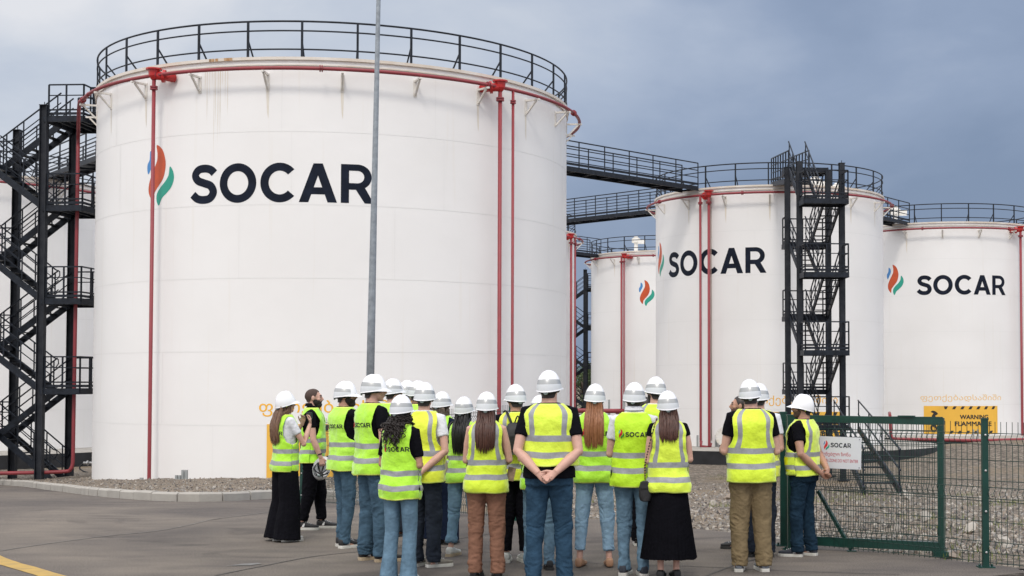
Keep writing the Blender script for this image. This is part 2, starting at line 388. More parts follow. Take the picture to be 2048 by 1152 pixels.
def gravel(name, sc, tint=(1, 1, 1), sand=.35):
    M = bpy.data.materials.new(name); M.use_nodes = True; t = M.node_tree; b = t.nodes['Principled BSDF']; ns, lk = t.nodes, t.links
    tcn = ns.new('ShaderNodeTexCoord'); g = tcn.outputs['Object']
    v1 = ns.new('ShaderNodeTexVoronoi'); v1.inputs['Scale'].default_value = sc; lk.new(g, v1.inputs['Vector'])
    v2 = ns.new('ShaderNodeTexVoronoi'); v2.inputs['Scale'].default_value = sc * 2.6; lk.new(g, v2.inputs['Vector'])
    sp1 = ns.new('ShaderNodeSeparateColor'); lk.new(v1.outputs['Color'], sp1.inputs[0])
    sp2 = ns.new('ShaderNodeSeparateColor'); lk.new(v2.outputs['Color'], sp2.inputs[0])
    def ramp_(v, stops):
        r = ns.new('ShaderNodeValToRGB'); lk.new(v, r.inputs[0]); el = r.color_ramp.elements
        el[0].position = stops[0][0]; el[0].color = tuple(a * c for a, c in zip(stops[0][1], tint)) + (1,); el[1].position = stops[-1][0]; el[1].color = tuple(a * c for a, c in zip(stops[-1][1], tint)) + (1,)
        for p, c in stops[1:-1]: q = el.new(p); q.color = tuple(a * d for a, d in zip(c, tint)) + (1,)
        return r.outputs[0]
    st = [(0, (.055, .050, .045)), (.3, (.17, .15, .13)), (.6, (.265, .235, .20)), (.85, (.36, .32, .275)), (1, (.56, .53, .48))]
    a1 = ramp_(sp1.outputs[0], st); a2 = ramp_(sp2.outputs[0], st)
    mm = ns.new('ShaderNodeMix'); mm.data_type = 'RGBA'; mm.inputs['Factor'].default_value = .25; lk.new(a1, mm.inputs['A']); lk.new(a2, mm.inputs['B'])
    nn = ns.new('ShaderNodeTexNoise'); nn.inputs['Scale'].default_value = .22; nn.inputs['Detail'].default_value = 7; nn.inputs['Distortion'].default_value = .8; lk.new(g, nn.inputs['Vector'])
    r3 = ns.new('ShaderNodeValToRGB'); lk.new(nn.outputs['Fac'], r3.inputs[0]); r3.color_ramp.elements[0].position = .52; r3.color_ramp.elements[1].position = .62
    r3.color_ramp.elements[0].color = (0, 0, 0, 1); r3.color_ramp.elements[1].color = (sand * 2, sand * 2, sand * 2, 1)
    m2 = ns.new('ShaderNodeMix'); m2.data_type = 'RGBA'; lk.new(r3.outputs[0], m2.inputs['Factor']); lk.new(mm.outputs['Result'], m2.inputs['A']); m2.inputs['B'].default_value = (.33, .255, .17, 1)
    # gaps between stones
    r4 = ns.new('ShaderNodeMapRange'); r4.inputs['From Min'].default_value = .35; r4.inputs['From Max'].default_value = .8; r4.inputs['To Min'].default_value = 1.0; r4.inputs['To Max'].default_value = .45; lk.new(v2.outputs['Distance'], r4.inputs['Value'])
    lk.new(m2.outputs['Result'], b.inputs['Base Color']); b.inputs['Roughness'].default_value = .9
    ad = ns.new('ShaderNodeMath'); ad.operation = 'ADD'; lk.new(v1.outputs['Distance'], ad.inputs[0]); lk.new(v2.outputs['Distance'], ad.inputs[1])
    bp = ns.new('ShaderNodeBump'); bp.invert = True; bp.inputs['Strength'].default_value = 1.0; bp.inputs['Distance'].default_value = .9 / sc; lk.new(ad.outputs[0], bp.inputs['Height']); lk.new(bp.outputs[0], b.inputs['Normal'])
    return M
GRAV = gravel('gravel', 9, (1.10, 1.02, .93), .45)
GRAVL = gravel('tan_gravel', 22, (1.12, 1.04, .94), .15)
ASPH = asphalt()
mb = MB()
xs = [-2500, -600, -150, -60] + [-40 + i * 2 for i in range(41)] + [60, 150, 600, 2500]
ys = [-200, -30, 0, 10, 19] + [20 + i * 2 for i in range(46)] + [140, 300, 900, 4000]
mb.grid([[(x, y, gz_(x, y) - .030) for x in xs] for y in ys])
g = mb.build('ground', GRAV); tag(g, kind='structure')
# asphalt apron: its far edge follows the kerb on the left and the gravel on the right
edge_px = [(-260, 950), (0, 970), (95, 980), (190, 992), (300, 1001), (420, 1003.5), (540, 998), (620, 996), (700, 1001), (850, 1016), (1022, 1032), (1150, 1037), (1300, 1048), (1480, 1067), (1600, 1084), (1720, 1099), (1890, 1118), (2060, 1138), (2500, 1180)]
edge = [on_ground(u, v) for u, v in edge_px]
edge = [Vector((-40, 47, 0))] + edge + [Vector((30, edge[-1].y - 1, 0))]
edge = catmull(edge, 5)
mb = MB(); rows = []
for p in edge:
    p = Vector((p.x + .05 * noise.noise(p * 3), p.y, 0)); rw = []
    for k in range(71):
        y = -25 + (p.y + 25) * (1 - (1 - k / 70) ** 2); rw.append((p.x if k > 8 else p.x * 1.0, y, gz_(0, y) + .0))
    rows.append(rw)
mb.grid([list(r_) for r_ in zip(*rows)])
tag(mb.build('road', ASPH), kind='structure')
# darker newer surfacing and joints
def strip(name, pxs, w, m, dz=.004, kind='structure', label=None, cat=None, pts=None):
    c = catmull(pts or [on_ground(u, v) for u, v in pxs], 6); P = []
    for i, p in enumerate(c):
        t = (c[min(i + 1, len(c) - 1)] - c[max(i - 1, 0)]); t.z = 0; t.normalize(); nn = Vector((-t.y, t.x, 0)); ww = w[min(i * len(w) // len(c), len(w) - 1)] if hasattr(w, '__len__') else w
        ww *= 1 + .16 * noise.noise(p * 9)
        P.append([((p + nn * ww * s_).x, (p + nn * ww * s_).y, gz_(0, (p + nn * ww * s_).y) + dz) for s_ in (-.5, .5)])
    mb = MB(); mb.grid(P); o = mb.build(name, m)
    if kind: tag(o, kind=kind)
    return o
JOINT = mat('joint_sealant', (.055, .052, .050), .8)
LIGHTJ = mat('worn_joint', (.165, .152, .138), .9, var=.3, vscale=6)
YEL = mat('yellow_road_paint', (.52, .33, .07), .7, color2=(.34, .23, .08), vscale=5, detail=9)
strip('pavement_joint', [(-60, 1112), (80, 1090), (200, 1074), (380, 1050), (600, 1016)], .035, LIGHTJ)
strip('pavement_joint', [(430, 1152), (520, 1134), (640, 1112), (800, 1096), (930, 1076), (1010, 1063), (1080, 1050)], .022, JOINT)
strip('pavement_joint', [(1380, 1165), (1440, 1142), (1480, 1128), (1540, 1112)], .022, JOINT)
strip('pavement_joint', [(820, 1088), (1020, 1110), (1200, 1128), (1400, 1134), (1560, 1142), (1800, 1150)], .018, JOINT)
strip('road_marking', [(-80, 1080), (-10, 1118), (60, 1140), (150, 1168), (260, 1215)], .20, YEL, .005)
PATCH = mat('chalky_patch', (.20, .195, .19), .9, color2=(.12, .115, .11), vscale=14, detail=9)
strip('pavement_patch', [(452, 1133), (480, 1131), (520, 1128)], [.02, .08, .16, .12], PATCH, .005)
DARKA = mat('tyre_stain', (.088, .084, .082), .85, color2=(.12, .113, .106), vscale=2.5, detail=9)
# kerb
kp = [on_ground(u, v) for u, v in edge_px[:9]]; kc = catmull(kp, 8)
mb = MB(); L_ = 0; P = []
for i, p in enumerate(kc):
    t = (kc[min(i + 1, len(kc) - 1)] - kc[max(i - 1, 0)]); t.z = 0; t.normalize(); nn = Vector((-t.y, t.x, 0))
    if nn.y < 0: nn = -nn
    z = gz_(0, p.y)
    P.append([(p.x, p.y, z - .05), (p.x, p.y, z + .14), ((p + nn * .035).x, (p + nn * .035).y, z + .17), ((p + nn * .19).x, (p + nn * .19).y, z + .17), ((p + nn * .20).x, (p + nn * .20).y, z - .1)])
# re-sample into stones one metre long with narrow joints
tot = 0; ds = [0]
for i in range(len(kc) - 1): tot += (kc[i + 1] - kc[i]).length; ds.append(tot)
def samp(s_):
    for i in range(len(ds) - 1):
        if s_ <= ds[i + 1]:
            f_ = (s_ - ds[i]) / (ds[i + 1] - ds[i]); return [Vector(a).lerp(Vector(b), f_) for a, b in zip(P[i], P[i + 1])]
    return [Vector(a) for a in P[-1]]
s0 = 0
while s0 < tot - .3:
    s1 = min(tot, s0 + .985); A = samp(s0 + .012); M_ = samp((s0 + s1) / 2); B = samp(s1 - .012); j = Vector((random.uniform(-.01, .01), random.uniform(-.01, .01), random.uniform(-.008, .008)))
    A = [p + j for p in A]; M_ = [p + j for p in M_]; B = [p + j for p in B]
    mb.grid([A, M_, B], smooth=False); mb.add(A, [(0, 1, 2, 3, 4)]); mb.add(B, [(4, 3, 2, 1, 0)])
    s0 += 1.0
tag(mb.build('kerb', KERBM), kind='structure')
# raised gravel bed between kerb and tank
mb = MB(); P2 = []
for i in range(len(kc)):
    q = P[i][3]; rw = []
    for k in range(14):
        f_ = k / 13; y = q[1] + f_ * 22; x = q[0] + f_ * 2
        z = gz_(0, q[1]) + .150 + (.09 * noise.noise(Vector((x * .8, y * .8, 0))) + .05) * min(1, f_ * 6) - f_ * 22 * .040
        rw.append((x, y, z))
    P2.append(rw)
mb.grid(P2)
tag(mb.build('gravel_bed', GRAVL), kind='structure')

# loose stones (nobody could count them)
def stone(mb, c, r, mi):
    n = 5; rot = Euler((random.uniform(0, 3), random.uniform(0, 3), random.uniform(0, 3))).to_matrix(); sx, sy, sz = random.uniform(.7, 1.3), random.uniform(.6, 1.1), random.uniform(.4, .8)
    vs = []
    for a, b, d in ((0, 0, 1), (0, 0, -1), (1, 0, 0), (-1, 0, 0), (0, 1, 0), (0, -1, 0), (.65, .65, .5), (-.65, .65, -.5), (.65, -.65, -.4), (-.65, -.65, .55)):
        vs.append(Vector((a * sx, b * sy, d * sz)) * r * random.uniform(.8, 1.15))
    bm = bmesh.new()
    for v in vs: bm.verts.new(rot @ v + Vector(c))
    bmesh.ops.convex_hull(bm, input=bm.verts)
    bm.verts.index_update(); mb.add([v.co.copy() for v in bm.verts], [tuple(v.index for v in f.verts) for f in bm.faces], mi); bm.free()
STM = [mat('stone_grey', (.23, .215, .20), .85), mat('stone_pale', (.38, .35, .31), .85), mat('stone_brown', (.25, .205, .165), .85), mat('stone_dark', (.10, .09, .085), .85)]
def pick(): return random.choices(range(4), (5, 3, 3, 2.5))[0]
mb = MB()
def edge_y(x):
    return interp(x, [p.x for p in edge], [p.y for p in edge])
n = 0
while n < 12000:
    y = 15.5 + 34 * random.random() ** 1.9; x = random.uniform(-.06 * y, .30 * y)
    if y < edge_y(x) + .08 : continue
    r = random.choice((.012, .015, .018, .022, .028, .034, .045 if random.random() < .3 else .02)) * random.uniform(.8, 1.2)
    stone(mb, (x, y, gz_(x, y) + r * .1 - .03), r, pick()); n += 1
for u, v, r in ((1460, 996, .16), (1425, 1010, .09), (1535, 1005, .12), (1812, 996, .13), (1822, 993, .11), (1700, 1030, .09), (1850, 1040, .12), (1960, 1000, .10), (1228, 1012, .07), (1940, 1060, .1), (2010, 1085, .09), (1795, 1060, .07)):
    p = on_ground(u, v); stone(mb, (p.x, p.y, gz_(p.x, p.y) + r * .2), r, 2 if r > .14 else 1)
o = mb.build('loose_stones', STM); tag(o, 'loose grey and brown stones scattered over the gravel yard', 'gravel', kind='stuff')
# pebbles on the bed behind the kerb
mb2 = MB()
for k in range(5200):
    i = random.randrange(len(P2) - 1); f_ = random.random() ** 1.5 * .5; j = int(f_ * 13); t1, t2 = random.random(), f_ * 13 - j
    a_ = Vector(P2[i][j]).lerp(Vector(P2[i + 1][j]), t1); b_ = Vector(P2[i][j + 1]).lerp(Vector(P2[i + 1][j + 1]), t1); c_ = a_.lerp(b_, t2)
    stone(mb2, (c_.x, c_.y, c_.z + .004), random.uniform(.015, .034), random.choice((0, 1, 2, 2, 2, 3)))
tag(mb2.build('loose_stones', STM), 'small tan stones lying on the raised gravel bed behind the kerb', 'gravel', kind='stuff')
# weeds
WEED = mat('weed_green', (.10, .15, .03), .7, color2=(.20, .20, .05), vscale=3); mb = MB()
spots = [(1440, 953), (1446, 958), (1452, 1012), (1690, 995), (1650, 1003), (1720, 990), (1680, 985), (1840, 1035), (1900, 1060), (1940, 990), (1985, 1010), (2020, 1005), (1600, 990), (1745, 1000), (1960, 1115), (1905, 1100), (2030, 1050), (1190, 1005), (1560, 1000)]
for u, v in spots:
    c0 = on_ground(u, v)
    for k in range(46):
        c = c0 + Vector((random.gauss(0, .28), random.gauss(0, .28), 0)); z = gz_(c.x, c.y); a = random.uniform(0, 6.28); h = random.uniform(.03, .10); d = Vector((math.cos(a), math.sin(a), 0)) * .006; ln = Vector((random.uniform(-.05, .05), random.uniform(-.05, .05), h))
        mb.add([(c.x - d.x, c.y - d.y, z - .01), (c.x + d.x, c.y + d.y, z - .01), (c.x + ln.x, c.y + ln.y, z + ln.z)], [(0, 1, 2)])
o = mb.build('weeds', WEED); tag(o, 'sparse low green weeds growing through the gravel', 'weeds', kind='stuff')
T_post0 = {1: -.138}
# ------------------------------------------------------------ tanks
TOPZ = CAMZ + 8.88; BASEZ = CAMZ - 2.84
class Tank: pass
def px_az(u): return math.atan((u - CX) / F)
def tank(u0, D, Rr, label, ringspan, risers, nposts=None, seed=0, pad=True, deco=True, funnels=(), gap=None, conduits=()):
    T = Tank(); T.az = px_az(u0); T.D = D; T.R = Rr
    T.c = Vector((D * math.sin(T.az), D * math.cos(T.az), BASEZ)); T.H = TOPZ - BASEZ
    T.root = empty('storage_tank', T.c, -T.az); tag(T.root, label, 'storage tank', 'white cylindrical storage tanks of the depot')
    inv = (Matrix.Translation(T.c) @ Matrix.Rotation(-T.az, 4, 'Z')).inverted(); T.inv = inv
    def P(th, z, off=0.0): return Vector(((Rr + off) * math.sin(th), -(Rr + off) * math.cos(th), z))
    T.P = P
    def hit(u, v):
        o = inv @ CAM; d = (inv.to_3x3() @ ray(u, v)); a = d.x ** 2 + d.y ** 2; b = o.x * d.x + o.y * d.y; c = o.x ** 2 + o.y ** 2 - Rr * Rr; q = b * b - a * c
        t = (-b - math.sqrt(max(q, 0))) / a; p = o + d * t; return math.atan2(p.x, -p.y), p.z
    T.hit = hit
    # shell with weld seams
    NS = 144; H = T.H; zs = [0]; z = .1; zs = [0]; cs = [H - 2.0 * i for i in range(1, 6)]; kinds = []
    marks = sorted(c for c in cs if c > .2)
    lv = [(-.45, 0)];
    for c in marks: lv += [(c - .011, 1), (c + .011, 0)]
    lv.append((H, 0)); mb = MB()
    for k in range(len(lv) - 1):
        seam = lv[k][1] == 1; off = .003 if seam else 0
        mb.grid([[P(2 * math.pi * j / NS, lv[k][0], off) for j in range(NS)], [P(2 * math.pi * j / NS, lv[k + 1][0], off) for j in range(NS)]], mi=1 if seam else 0, closed=True)
    # staggered vertical butt welds between plates
    rnd = random.Random(seed); step = 6.0 / Rr
    full = [0.0] + marks + [H]
    for k in range(len(full) - 1):
        th = rnd.uniform(0, step)
        while th < 2 * math.pi:
            a = P(th - .007 / Rr, full[k] + .02, .003); b = P(th + .007 / Rr, full[k] + .02, .003); c = P(th + .007 / Rr, full[k + 1] - .02, .003); d = P(th - .007 / Rr, full[k + 1] - .02, .003)
            mb.add([a, b, c, d], [(0, 1, 2, 3)], 1); th += step
    mb.build('shell', [TANKW, mat('faint_seam', (.80, .795, .785), .5)], T.root)
    # roof and rim
    mb = MB(); mb.grid([[P(2 * math.pi * j / NS, H + .002, .0) for j in range(NS)], [P(2 * math.pi * j / NS, H + .25, -Rr * .5) for j in range(NS)], [P(2 * math.pi * j / NS, H + .42, -Rr * .97) for j in range(NS)]], closed=True)
    mb.build('roof', TANKW, T.root)
    mb = MB()
    for za, zb, o in ((H - .20, H - .165, .05), (H - .05, H + .03, .075)):
        mb.grid([[P(2 * math.pi * j / NS, z_, o_) for j in range(NS)] for z_, o_ in ((za, 0.002), (za, o), (zb, o), (zb, 0.002))], closed=True, smooth=False)
    mb.build('rim', RIMW, T.root)
    # railing
    rail = MB()
    for zz, r_ in ((1.02, .028), (.76, .023), (.25, .023)):
        if gap: pts = [P(gap[1] + (2 * math.pi - (gap[1] - gap[0])) * j / 120, H + zz) for j in range(121)]; rail.tube(pts, r_, 6)
        else: rail.tube([P(2 * math.pi * j / 120, H + zz) for j in range(120)], r_, 6, closed=True)
    ro = rail.build('railing', BLACKST, T.root)
    n = nposts or int(round(2 * math.pi * Rr / 1.5)); pm = MB()
    pm.box((0, -Rr, H + .5), (.06, .045, 1.04)); pm.bar((0, -Rr + .02, H + .50), (0, -Rr + .42, H + .05), .035)
    pm.bar((0, -Rr, H + .02), (0, -Rr + .42, H + .02), .05)
    me = pm.mesh('railing_post', BLACKST)
    for i in range(n):
        a = (i + seed * .37 % 1) * 2 * math.pi / n
        a = i * 2 * math.pi / n + T_post0.get(seed, 0)
        aa = (a + math.pi) % (2 * math.pi) - math.pi
        if gap and gap[0] < aa < gap[1]: continue
        link('railing_post', me, ro, rz=a)
    # foam/water ring pipe on brackets
    a0, a1 = ringspan; zp = H - .36; off = .42
    mb = MB(); k = int(60 * (a1 - a0) / 2)
    mb.tube([P(a0 + (a1 - a0) * j / k, zp, off) for j in range(k + 1)], .052, 8)
    ring = mb.build('ring_pipe', REDP, T.root)
    for j in range(int((a1 - a0) * Rr / 4.6) + 1):
        a = a0 + .12 + j * 4.6 / Rr
        if a > a1: break
        mb = MB(); t = (P(a + .01, 0, off) - P(a - .01, 0, off)).normalized(); c = P(a, zp, off)
        for s_ in (-.028, .028): mb.tube([c + t * (s_ - .014), c + t * (s_ + .014)], .095, 12, smooth=False)
        mb.build('flange', REDP, ring)
    nb = int(round(2 * math.pi * Rr / 2.03)); bm_ = MB()
    bm_.box((0, -Rr - .25, zp - .09), (.065, .50, .05)); bm_.box((0, -Rr - .012, zp - .29), (.10, .02, .48)); bm_.bar((0, -Rr - .38, zp - .12), (0, -Rr - .03, zp - .48), .055, .045)
    bmesh_ = bm_.mesh('bracket', BRKT)
    st = MB();
    for q in range(1): st.add([P(-.045 / Rr, zp - .54, .003), P(.045 / Rr, zp - .54, .003), P(.02 / Rr, zp - 1.3, .003), P(-.02 / Rr, zp - 1.1, .003)], [(0, 1, 2, 3)])
    stm = st.mesh('rust_streak', PALE)
    for i in range(nb):
        a = .01 + i * 2 * math.pi / nb
        aa = (a + math.pi) % (2 * math.pi) - math.pi
        link('bracket', bmesh_, T.root, rz=a)
        if deco and abs(aa) < 1.5 and rnd.random() < .7: link('rust_streak', stm, T.root, rz=a)
    # risers
    for (th, z0, z1, r_, fn) in risers:
        mb = MB(); b = P(th, 0, off)
        mb.tube([P(th, z1, off), P(th, z0, off)], r_, 10)
        o = mb.build('riser_pipe', REDP, T.root)
        mb = MB(); mb.tube([P(th, z1 - .05, off), P(th, z1 - .10, off)], r_ * 2, 12, smooth=False); mb.tube([P(th, z1 - .13, off), P(th, z1 - .18, off)], r_ * 2, 12, smooth=False); mb.build('flange', REDP, o)
        if fn:
            mb = MB(); t = (P(th + .01, 0) - P(th - .01, 0)).normalized(); nn = P(th, 0).normalized()
            c = P(th, z1, off)
            mb.tube([c + Vector((0, 0, -.05)), c + Vector((0, 0, .0)), c + Vector((0, 0, .20)), c + Vector((0, 0, .22))], [.07, .15, .17, .21], 14, smooth=False)
            mb.tube([c + Vector((0, 0, .22)), c + Vector((0, 0, .26))], [.21, .21], 14, smooth=False)
            d = t * (.25 if fn > 0 else -.25)
            mb.tube([c + Vector((0, 0, .06)), c + d + Vector((0, 0, -.02)) - nn * .05, c + d * 1.35 - nn * .36 + Vector((0, 0, -.02))], [.12, .12, .12], 12)
            mb.tube([c + d * .75 + Vector((0, 0, .0)), c + d * .95 + Vector((0, 0, -.01))], .17, 12, smooth=False)
            mb.build('foam_chamber', REDB, T.root)
    for th in conduits:
        mb = MB(); mb.tube([P(th, H - .1, .03), P(th, .2, .03)], .02, 6); mb.build('conduit', GREYP, T.root)
    if pad:
        mb = MB()
        mb.grid([[P(2 * math.pi * j / 72, z_, o_) for j in range(72)] for z_, o_ in ((.02, 0.01), (-.02, 2.5), (-.05, 2.6))], closed=True, mi=0)
        mb.grid([[P(2 * math.pi * j / 72, z_, o_) for j in range(72)] for z_, o_ in ((-.05, 2.6), (-.95, 2.63))], closed=True, mi=1)
        po = mb.build('foundation', [CONC, BLKPAD], T.root)
    return T

def tank_text(T, a, b, mode, zb=None):
    """lettering between two photo pixels on the wall: a = lower-left, b = lower-right, height in metres"""

# angle helpers for the big tank
t1az = -.20641; D1 = 46.93; R1 = 7.36
U1 = CX + F * math.tan(t1az)
a_lim = math.acos(R1 / D1)
T1 = tank(U1, D1, R1, 'largest white storage tank, left of centre, with flame emblem and big dark lettering', (-a_lim - .02, 2.1), [], seed=1, pad=False, deco=True)
def add_riser(T, u, v0, v1, r_, fn, offx=.42, base=None):
    """riser standing off the wall, through photo pixels (u, v0) at top and v1 at foot"""
    o = T.inv @ CAM; d = T.inv.to_3x3() @ ray(u, (v0 + v1) / 2); RR = T.R + offx
    a = d.x ** 2 + d.y ** 2; b = o.x * d.x + o.y * d.y; c = o.x ** 2 + o.y ** 2 - RR * RR; q = max(b * b - a * c, 0); t = (-b - math.sqrt(q)) / a; p = o + d * t
    th = math.atan2(p.x, -p.y)
    def zz(v):
        dd = T.inv.to_3x3() @ ray(u, v); return (o + dd * (math.hypot(p.x - o.x, p.y - o.y) / math.hypot(dd.x, dd.y))).z
    z1 = T.H - .36; z0 = max(zz(v1), -.1)
    P = T.P; mb = MB(); mb.tube([P(th, z1, offx), P(th, z0 + .12, offx), P(th - .0, z0 + .03, offx)], r_, 10)
    o_ = mb.build('riser_pipe', REDP, T.root)
    mb = MB()
    for k in (.30, .36): mb.tube([P(th, z1 - k, offx), P(th, z1 - k - .04, offx)], r_ * 2, 12, smooth=False)
    mb.build('flange', REDP, o_)
    if fn:
        mb = MB(); t = (P(th + .01, 0) - P(th - .01, 0)).normalized(); nn = P(th, 0).normalized(); c = P(th, z1, offx)
        mb.tube([c + Vector((0, 0, -.12)), c + Vector((0, 0, -.02)), c + Vector((0, 0, .15))], [.07, .14, .16], 14, smooth=False)
        mb.tube([c + Vector((0, 0, .15)), c + Vector((0, 0, .19))], .22, 14, smooth=False)
        d2 = t * (.25 if fn > 0 else -.25)
        mb.tube([c, c + d2 - nn * .1 + Vector((0, 0, -.03)), c + d2 * 1.5 - nn * .40 + Vector((0, 0, -.04))], .12, 12)
        mb.tube([c + d2 * .9 - nn * .1 + Vector((0, 0, -.02)), c + d2 * 1.12 - nn * .14 + Vector((0, 0, -.03))], .18, 12, smooth=False)
        mb.build('foam_chamber', REDB, T.root)
    return th, z0
def wall_fn(T, th0, z0, off=.004, k=1.0):
    return lambda x, y: T.P(th0 + x * k / T.R, z0 + y, off)
def wall_word(T, u0, u1, vbot, vtop, name='lettering'):
    um = (u0 + u1) / 2; a, z = T.hit(u0, vbot); b, z2 = T.hit(u1, vbot); m_, zm = T.hit(um, vbot); _, zt = T.hit(um, vtop)
    w_ = (b - a) * T.R; mb = MB(); put2d(mb, word2d(zt - zm, w_), wall_fn(T, a, zm), step=.12); return mb.build(name, NAVY, T.root)
def wall_flame(T, uc, vt, vb):
    th, z0 = T.hit(uc, vb); _, z1 = T.hit(uc, vt); h = z1 - z0
    mb = MB()
    for i, p in enumerate((_ora, _grn, _blu)): put2d(mb, flame_part(p, h), wall_fn(T, th, (z0 + z1) / 2), mi=i, step=.1)
    return mb.build('emblem', [LORA, LGRN, LBLU], T.root)
def wall_text(T, s, u0, u1, vbot, vtop, m_, name='lettering', bold=0.0):
    a, z = T.hit(u0, vbot); b, _ = T.hit(u1, vbot); um = (u0 + u1) / 2; _, zm = T.hit(um, vbot); _, zt = T.hit(um, vtop)
    v, f, w0 = text2d(s, zt - zm, bold); k = (b - a) * T.R / w0; v = [(x * k, y) for x, y in v]
    mb = MB(); put2d(mb, (v, f), wall_fn(T, a, zm), step=.15); return mb.build(name, m_, T.root)
GEO = 'ფეთქებადსაშიში'
def warning_sign(T, u0, u1, vbot, vtop, label):
    a, _ = T.hit(u0, vbot); b, _ = T.hit(u1, vbot); um = (u0 + u1) / 2; _, z0 = T.hit(um, vbot); _, z1 = T.hit(um, vtop)
    W = (b - a) * T.R; H = z1 - z0; S = empty('warning_sign', T.root.matrix_basis @ T.P((a + b) / 2, z0, .02) if False else (0, 0, 0)); 
    S.location = T.c; S.rotation_euler = (0, 0, -T.az); tag(S, label, 'warning sign', 'yellow flammable warning signs on the tanks')
    k = W / 1.0; fn = wall_fn(T, a, z0, .022); n = 24
    mb = MB(); 
    mb.grid([[T.P(a + (b - a) * j / n, z, o_) for j in range(n + 1)] for z, o_ in ((z0, .006), (z0, .018), (z1, .018), (z1, .006))], smooth=False)
    mb.build('panel', SIGY, S)
    sh = .105 * H; sw = .0485 * W
    for row, y0 in ((0, .012 * H), (1, H - sh - .012 * H)):
        x = .33 * W if row == 0 else .262 * W; i = 0
        while x + sw * 1.2 < W:
            q = [(x, y0), (x + sw * .8, y0), (x + sw * 1.25, y0 + sh), (x + sw * .45, y0 + sh)]
            if row == 1 and i == 0: q = [(x + sw * .25, y0), (x + sw * .7, y0), (x + sw * 1.15, y0 + sh), (x + sw * .05, y0 + sh)]
            st = MB(); put2d(st, (q, [(0, 1, 2, 3)]), fn, step=.15); st.build('stripe', SIGK, S); x += .1075 * W; i += 1
    tx = MB()
    for q, (dx_, dy_) in enumerate(((0, 0), (.004, .004), (-.004, .004), (.004, -.004), (-.004, -.004))):
        fq = wall_fn(T, a, z0, .022 + q * .001)
        v, f, w_ = text2d('WARNING', .145 * H); k2 = .385 * W / w_; put2d(tx, ([(x * k2 + (.472 + dx_ * .6) * W, y + (.535 + dy_ * 1.5) * H) for x, y in v], f), fq, step=.15)
        v, f, w_ = text2d('FLAMMABLE', .150 * H); k2 = .50 * W / w_; put2d(tx, ([(x * k2 + (.405 + dx_ * .6) * W, y + (.29 + dy_ * 1.5) * H) for x, y in v], f), fq, step=.15)
    tx.build('lettering', SIGK, S)
    fl = MB(); fx, fy = .085 * W, .09 * H; s_ = .34 * H
    o1 = catmull([(.28, .0, 0), (.06, .12, 0), (.0, .42, 0), (.10, .72, 0), (.16, .52, 0), (.22, .75, 0), (.36, 1.0, 0), (.40, .70, 0), (.56, .80, 0), (.60, .62, 0), (.70, .40, 0), (.66, .14, 0), (.50, .0, 0)], 3, True)
    i1 = catmull([(.34, .12, 0), (.20, .22, 0), (.18, .40, 0), (.26, .50, 0), (.32, .40, 0), (.42, .60, 0), (.46, .40, 0), (.54, .26, 0), (.48, .13, 0)], 3, True)
    put2d(fl, fill2d([[(p.x * s_ + fx, p.y * s_ + fy) for p in o1], [(p.x * s_ + fx, p.y * s_ + fy) for p in i1]]), fn)
    i2 = catmull([(.1, .6, 0), (.3, .9, 0), (.6, .75, 0), (.72, .95, 0), (.50, 1.15, 0), (.82, 1.35, 0), (.55, 1.62, 0), (.25, 1.70, 0), (.05, 1.55, 0), (.35, 1.42, 0), (.18, 1.2, 0)], 2, True)
    put2d(fl, fill2d([[(p.x * s_ + fx, (p.y + .48) * s_ + fy) for p in i2]]), fn)
    fl.build('flame_symbol', SIGK, S)
    return S
# --- big tank
wall_word(T1, 382, 748, 404, 326)
wall_flame(T1, 319, 289, 411)
wall_text(T1, GEO, 518, 845, 833, 800, ORAT, bold=.006)
warning_sign(T1, 533, 827, 962, 848, 'yellow flammable warning sign low on the largest tank, mostly behind the crowd')
for u, fn, r_ in ((303, 1, .052), (999, -1, .058), (1025, 0, .042)): add_riser(T1, u, 160, 965, r_, fn)
# rust run below the rim, left of the middle
mb = MB(); th, z = T1.hit(432, 200)
for k in range(11):
    a = th + (k - 5) * .009 + random.uniform(-.003, .003); ln = random.choice((.7, 1.1, 1.6, 2.3, 3.0)) * (1 - abs(k - 5) * .08); w_ = random.uniform(.0010, .0022)
    mb.add([T1.P(a - w_, T1.H - .22, .003), T1.P(a + w_, T1.H - .22, .003), T1.P(a + w_ * .8, T1.H - .22 - ln * .6, .003), T1.P(a, T1.H - .22 - ln, .003), T1.P(a - w_ * .8, T1.H - .22 - ln * .5, .003)], [(0, 1, 2, 3, 4)])
mb.build('rust_streak', PALE, T1.root)
mb = MB()
for k in range(9):
    a = th + random.uniform(-.03, .06); mb.add([T1.P(a, T1.H - .05, .080), T1.P(a + .012, T1.H - .05, .080), T1.P(a + .012, T1.H + .028, .080), T1.P(a, T1.H + .028, .080)], [(0, 1, 2, 3)])
mb.build('rust_stain', mat('rust', (.35, .16, .05), .8, color2=(.6, .45, .28), vscale=8), T1.root)
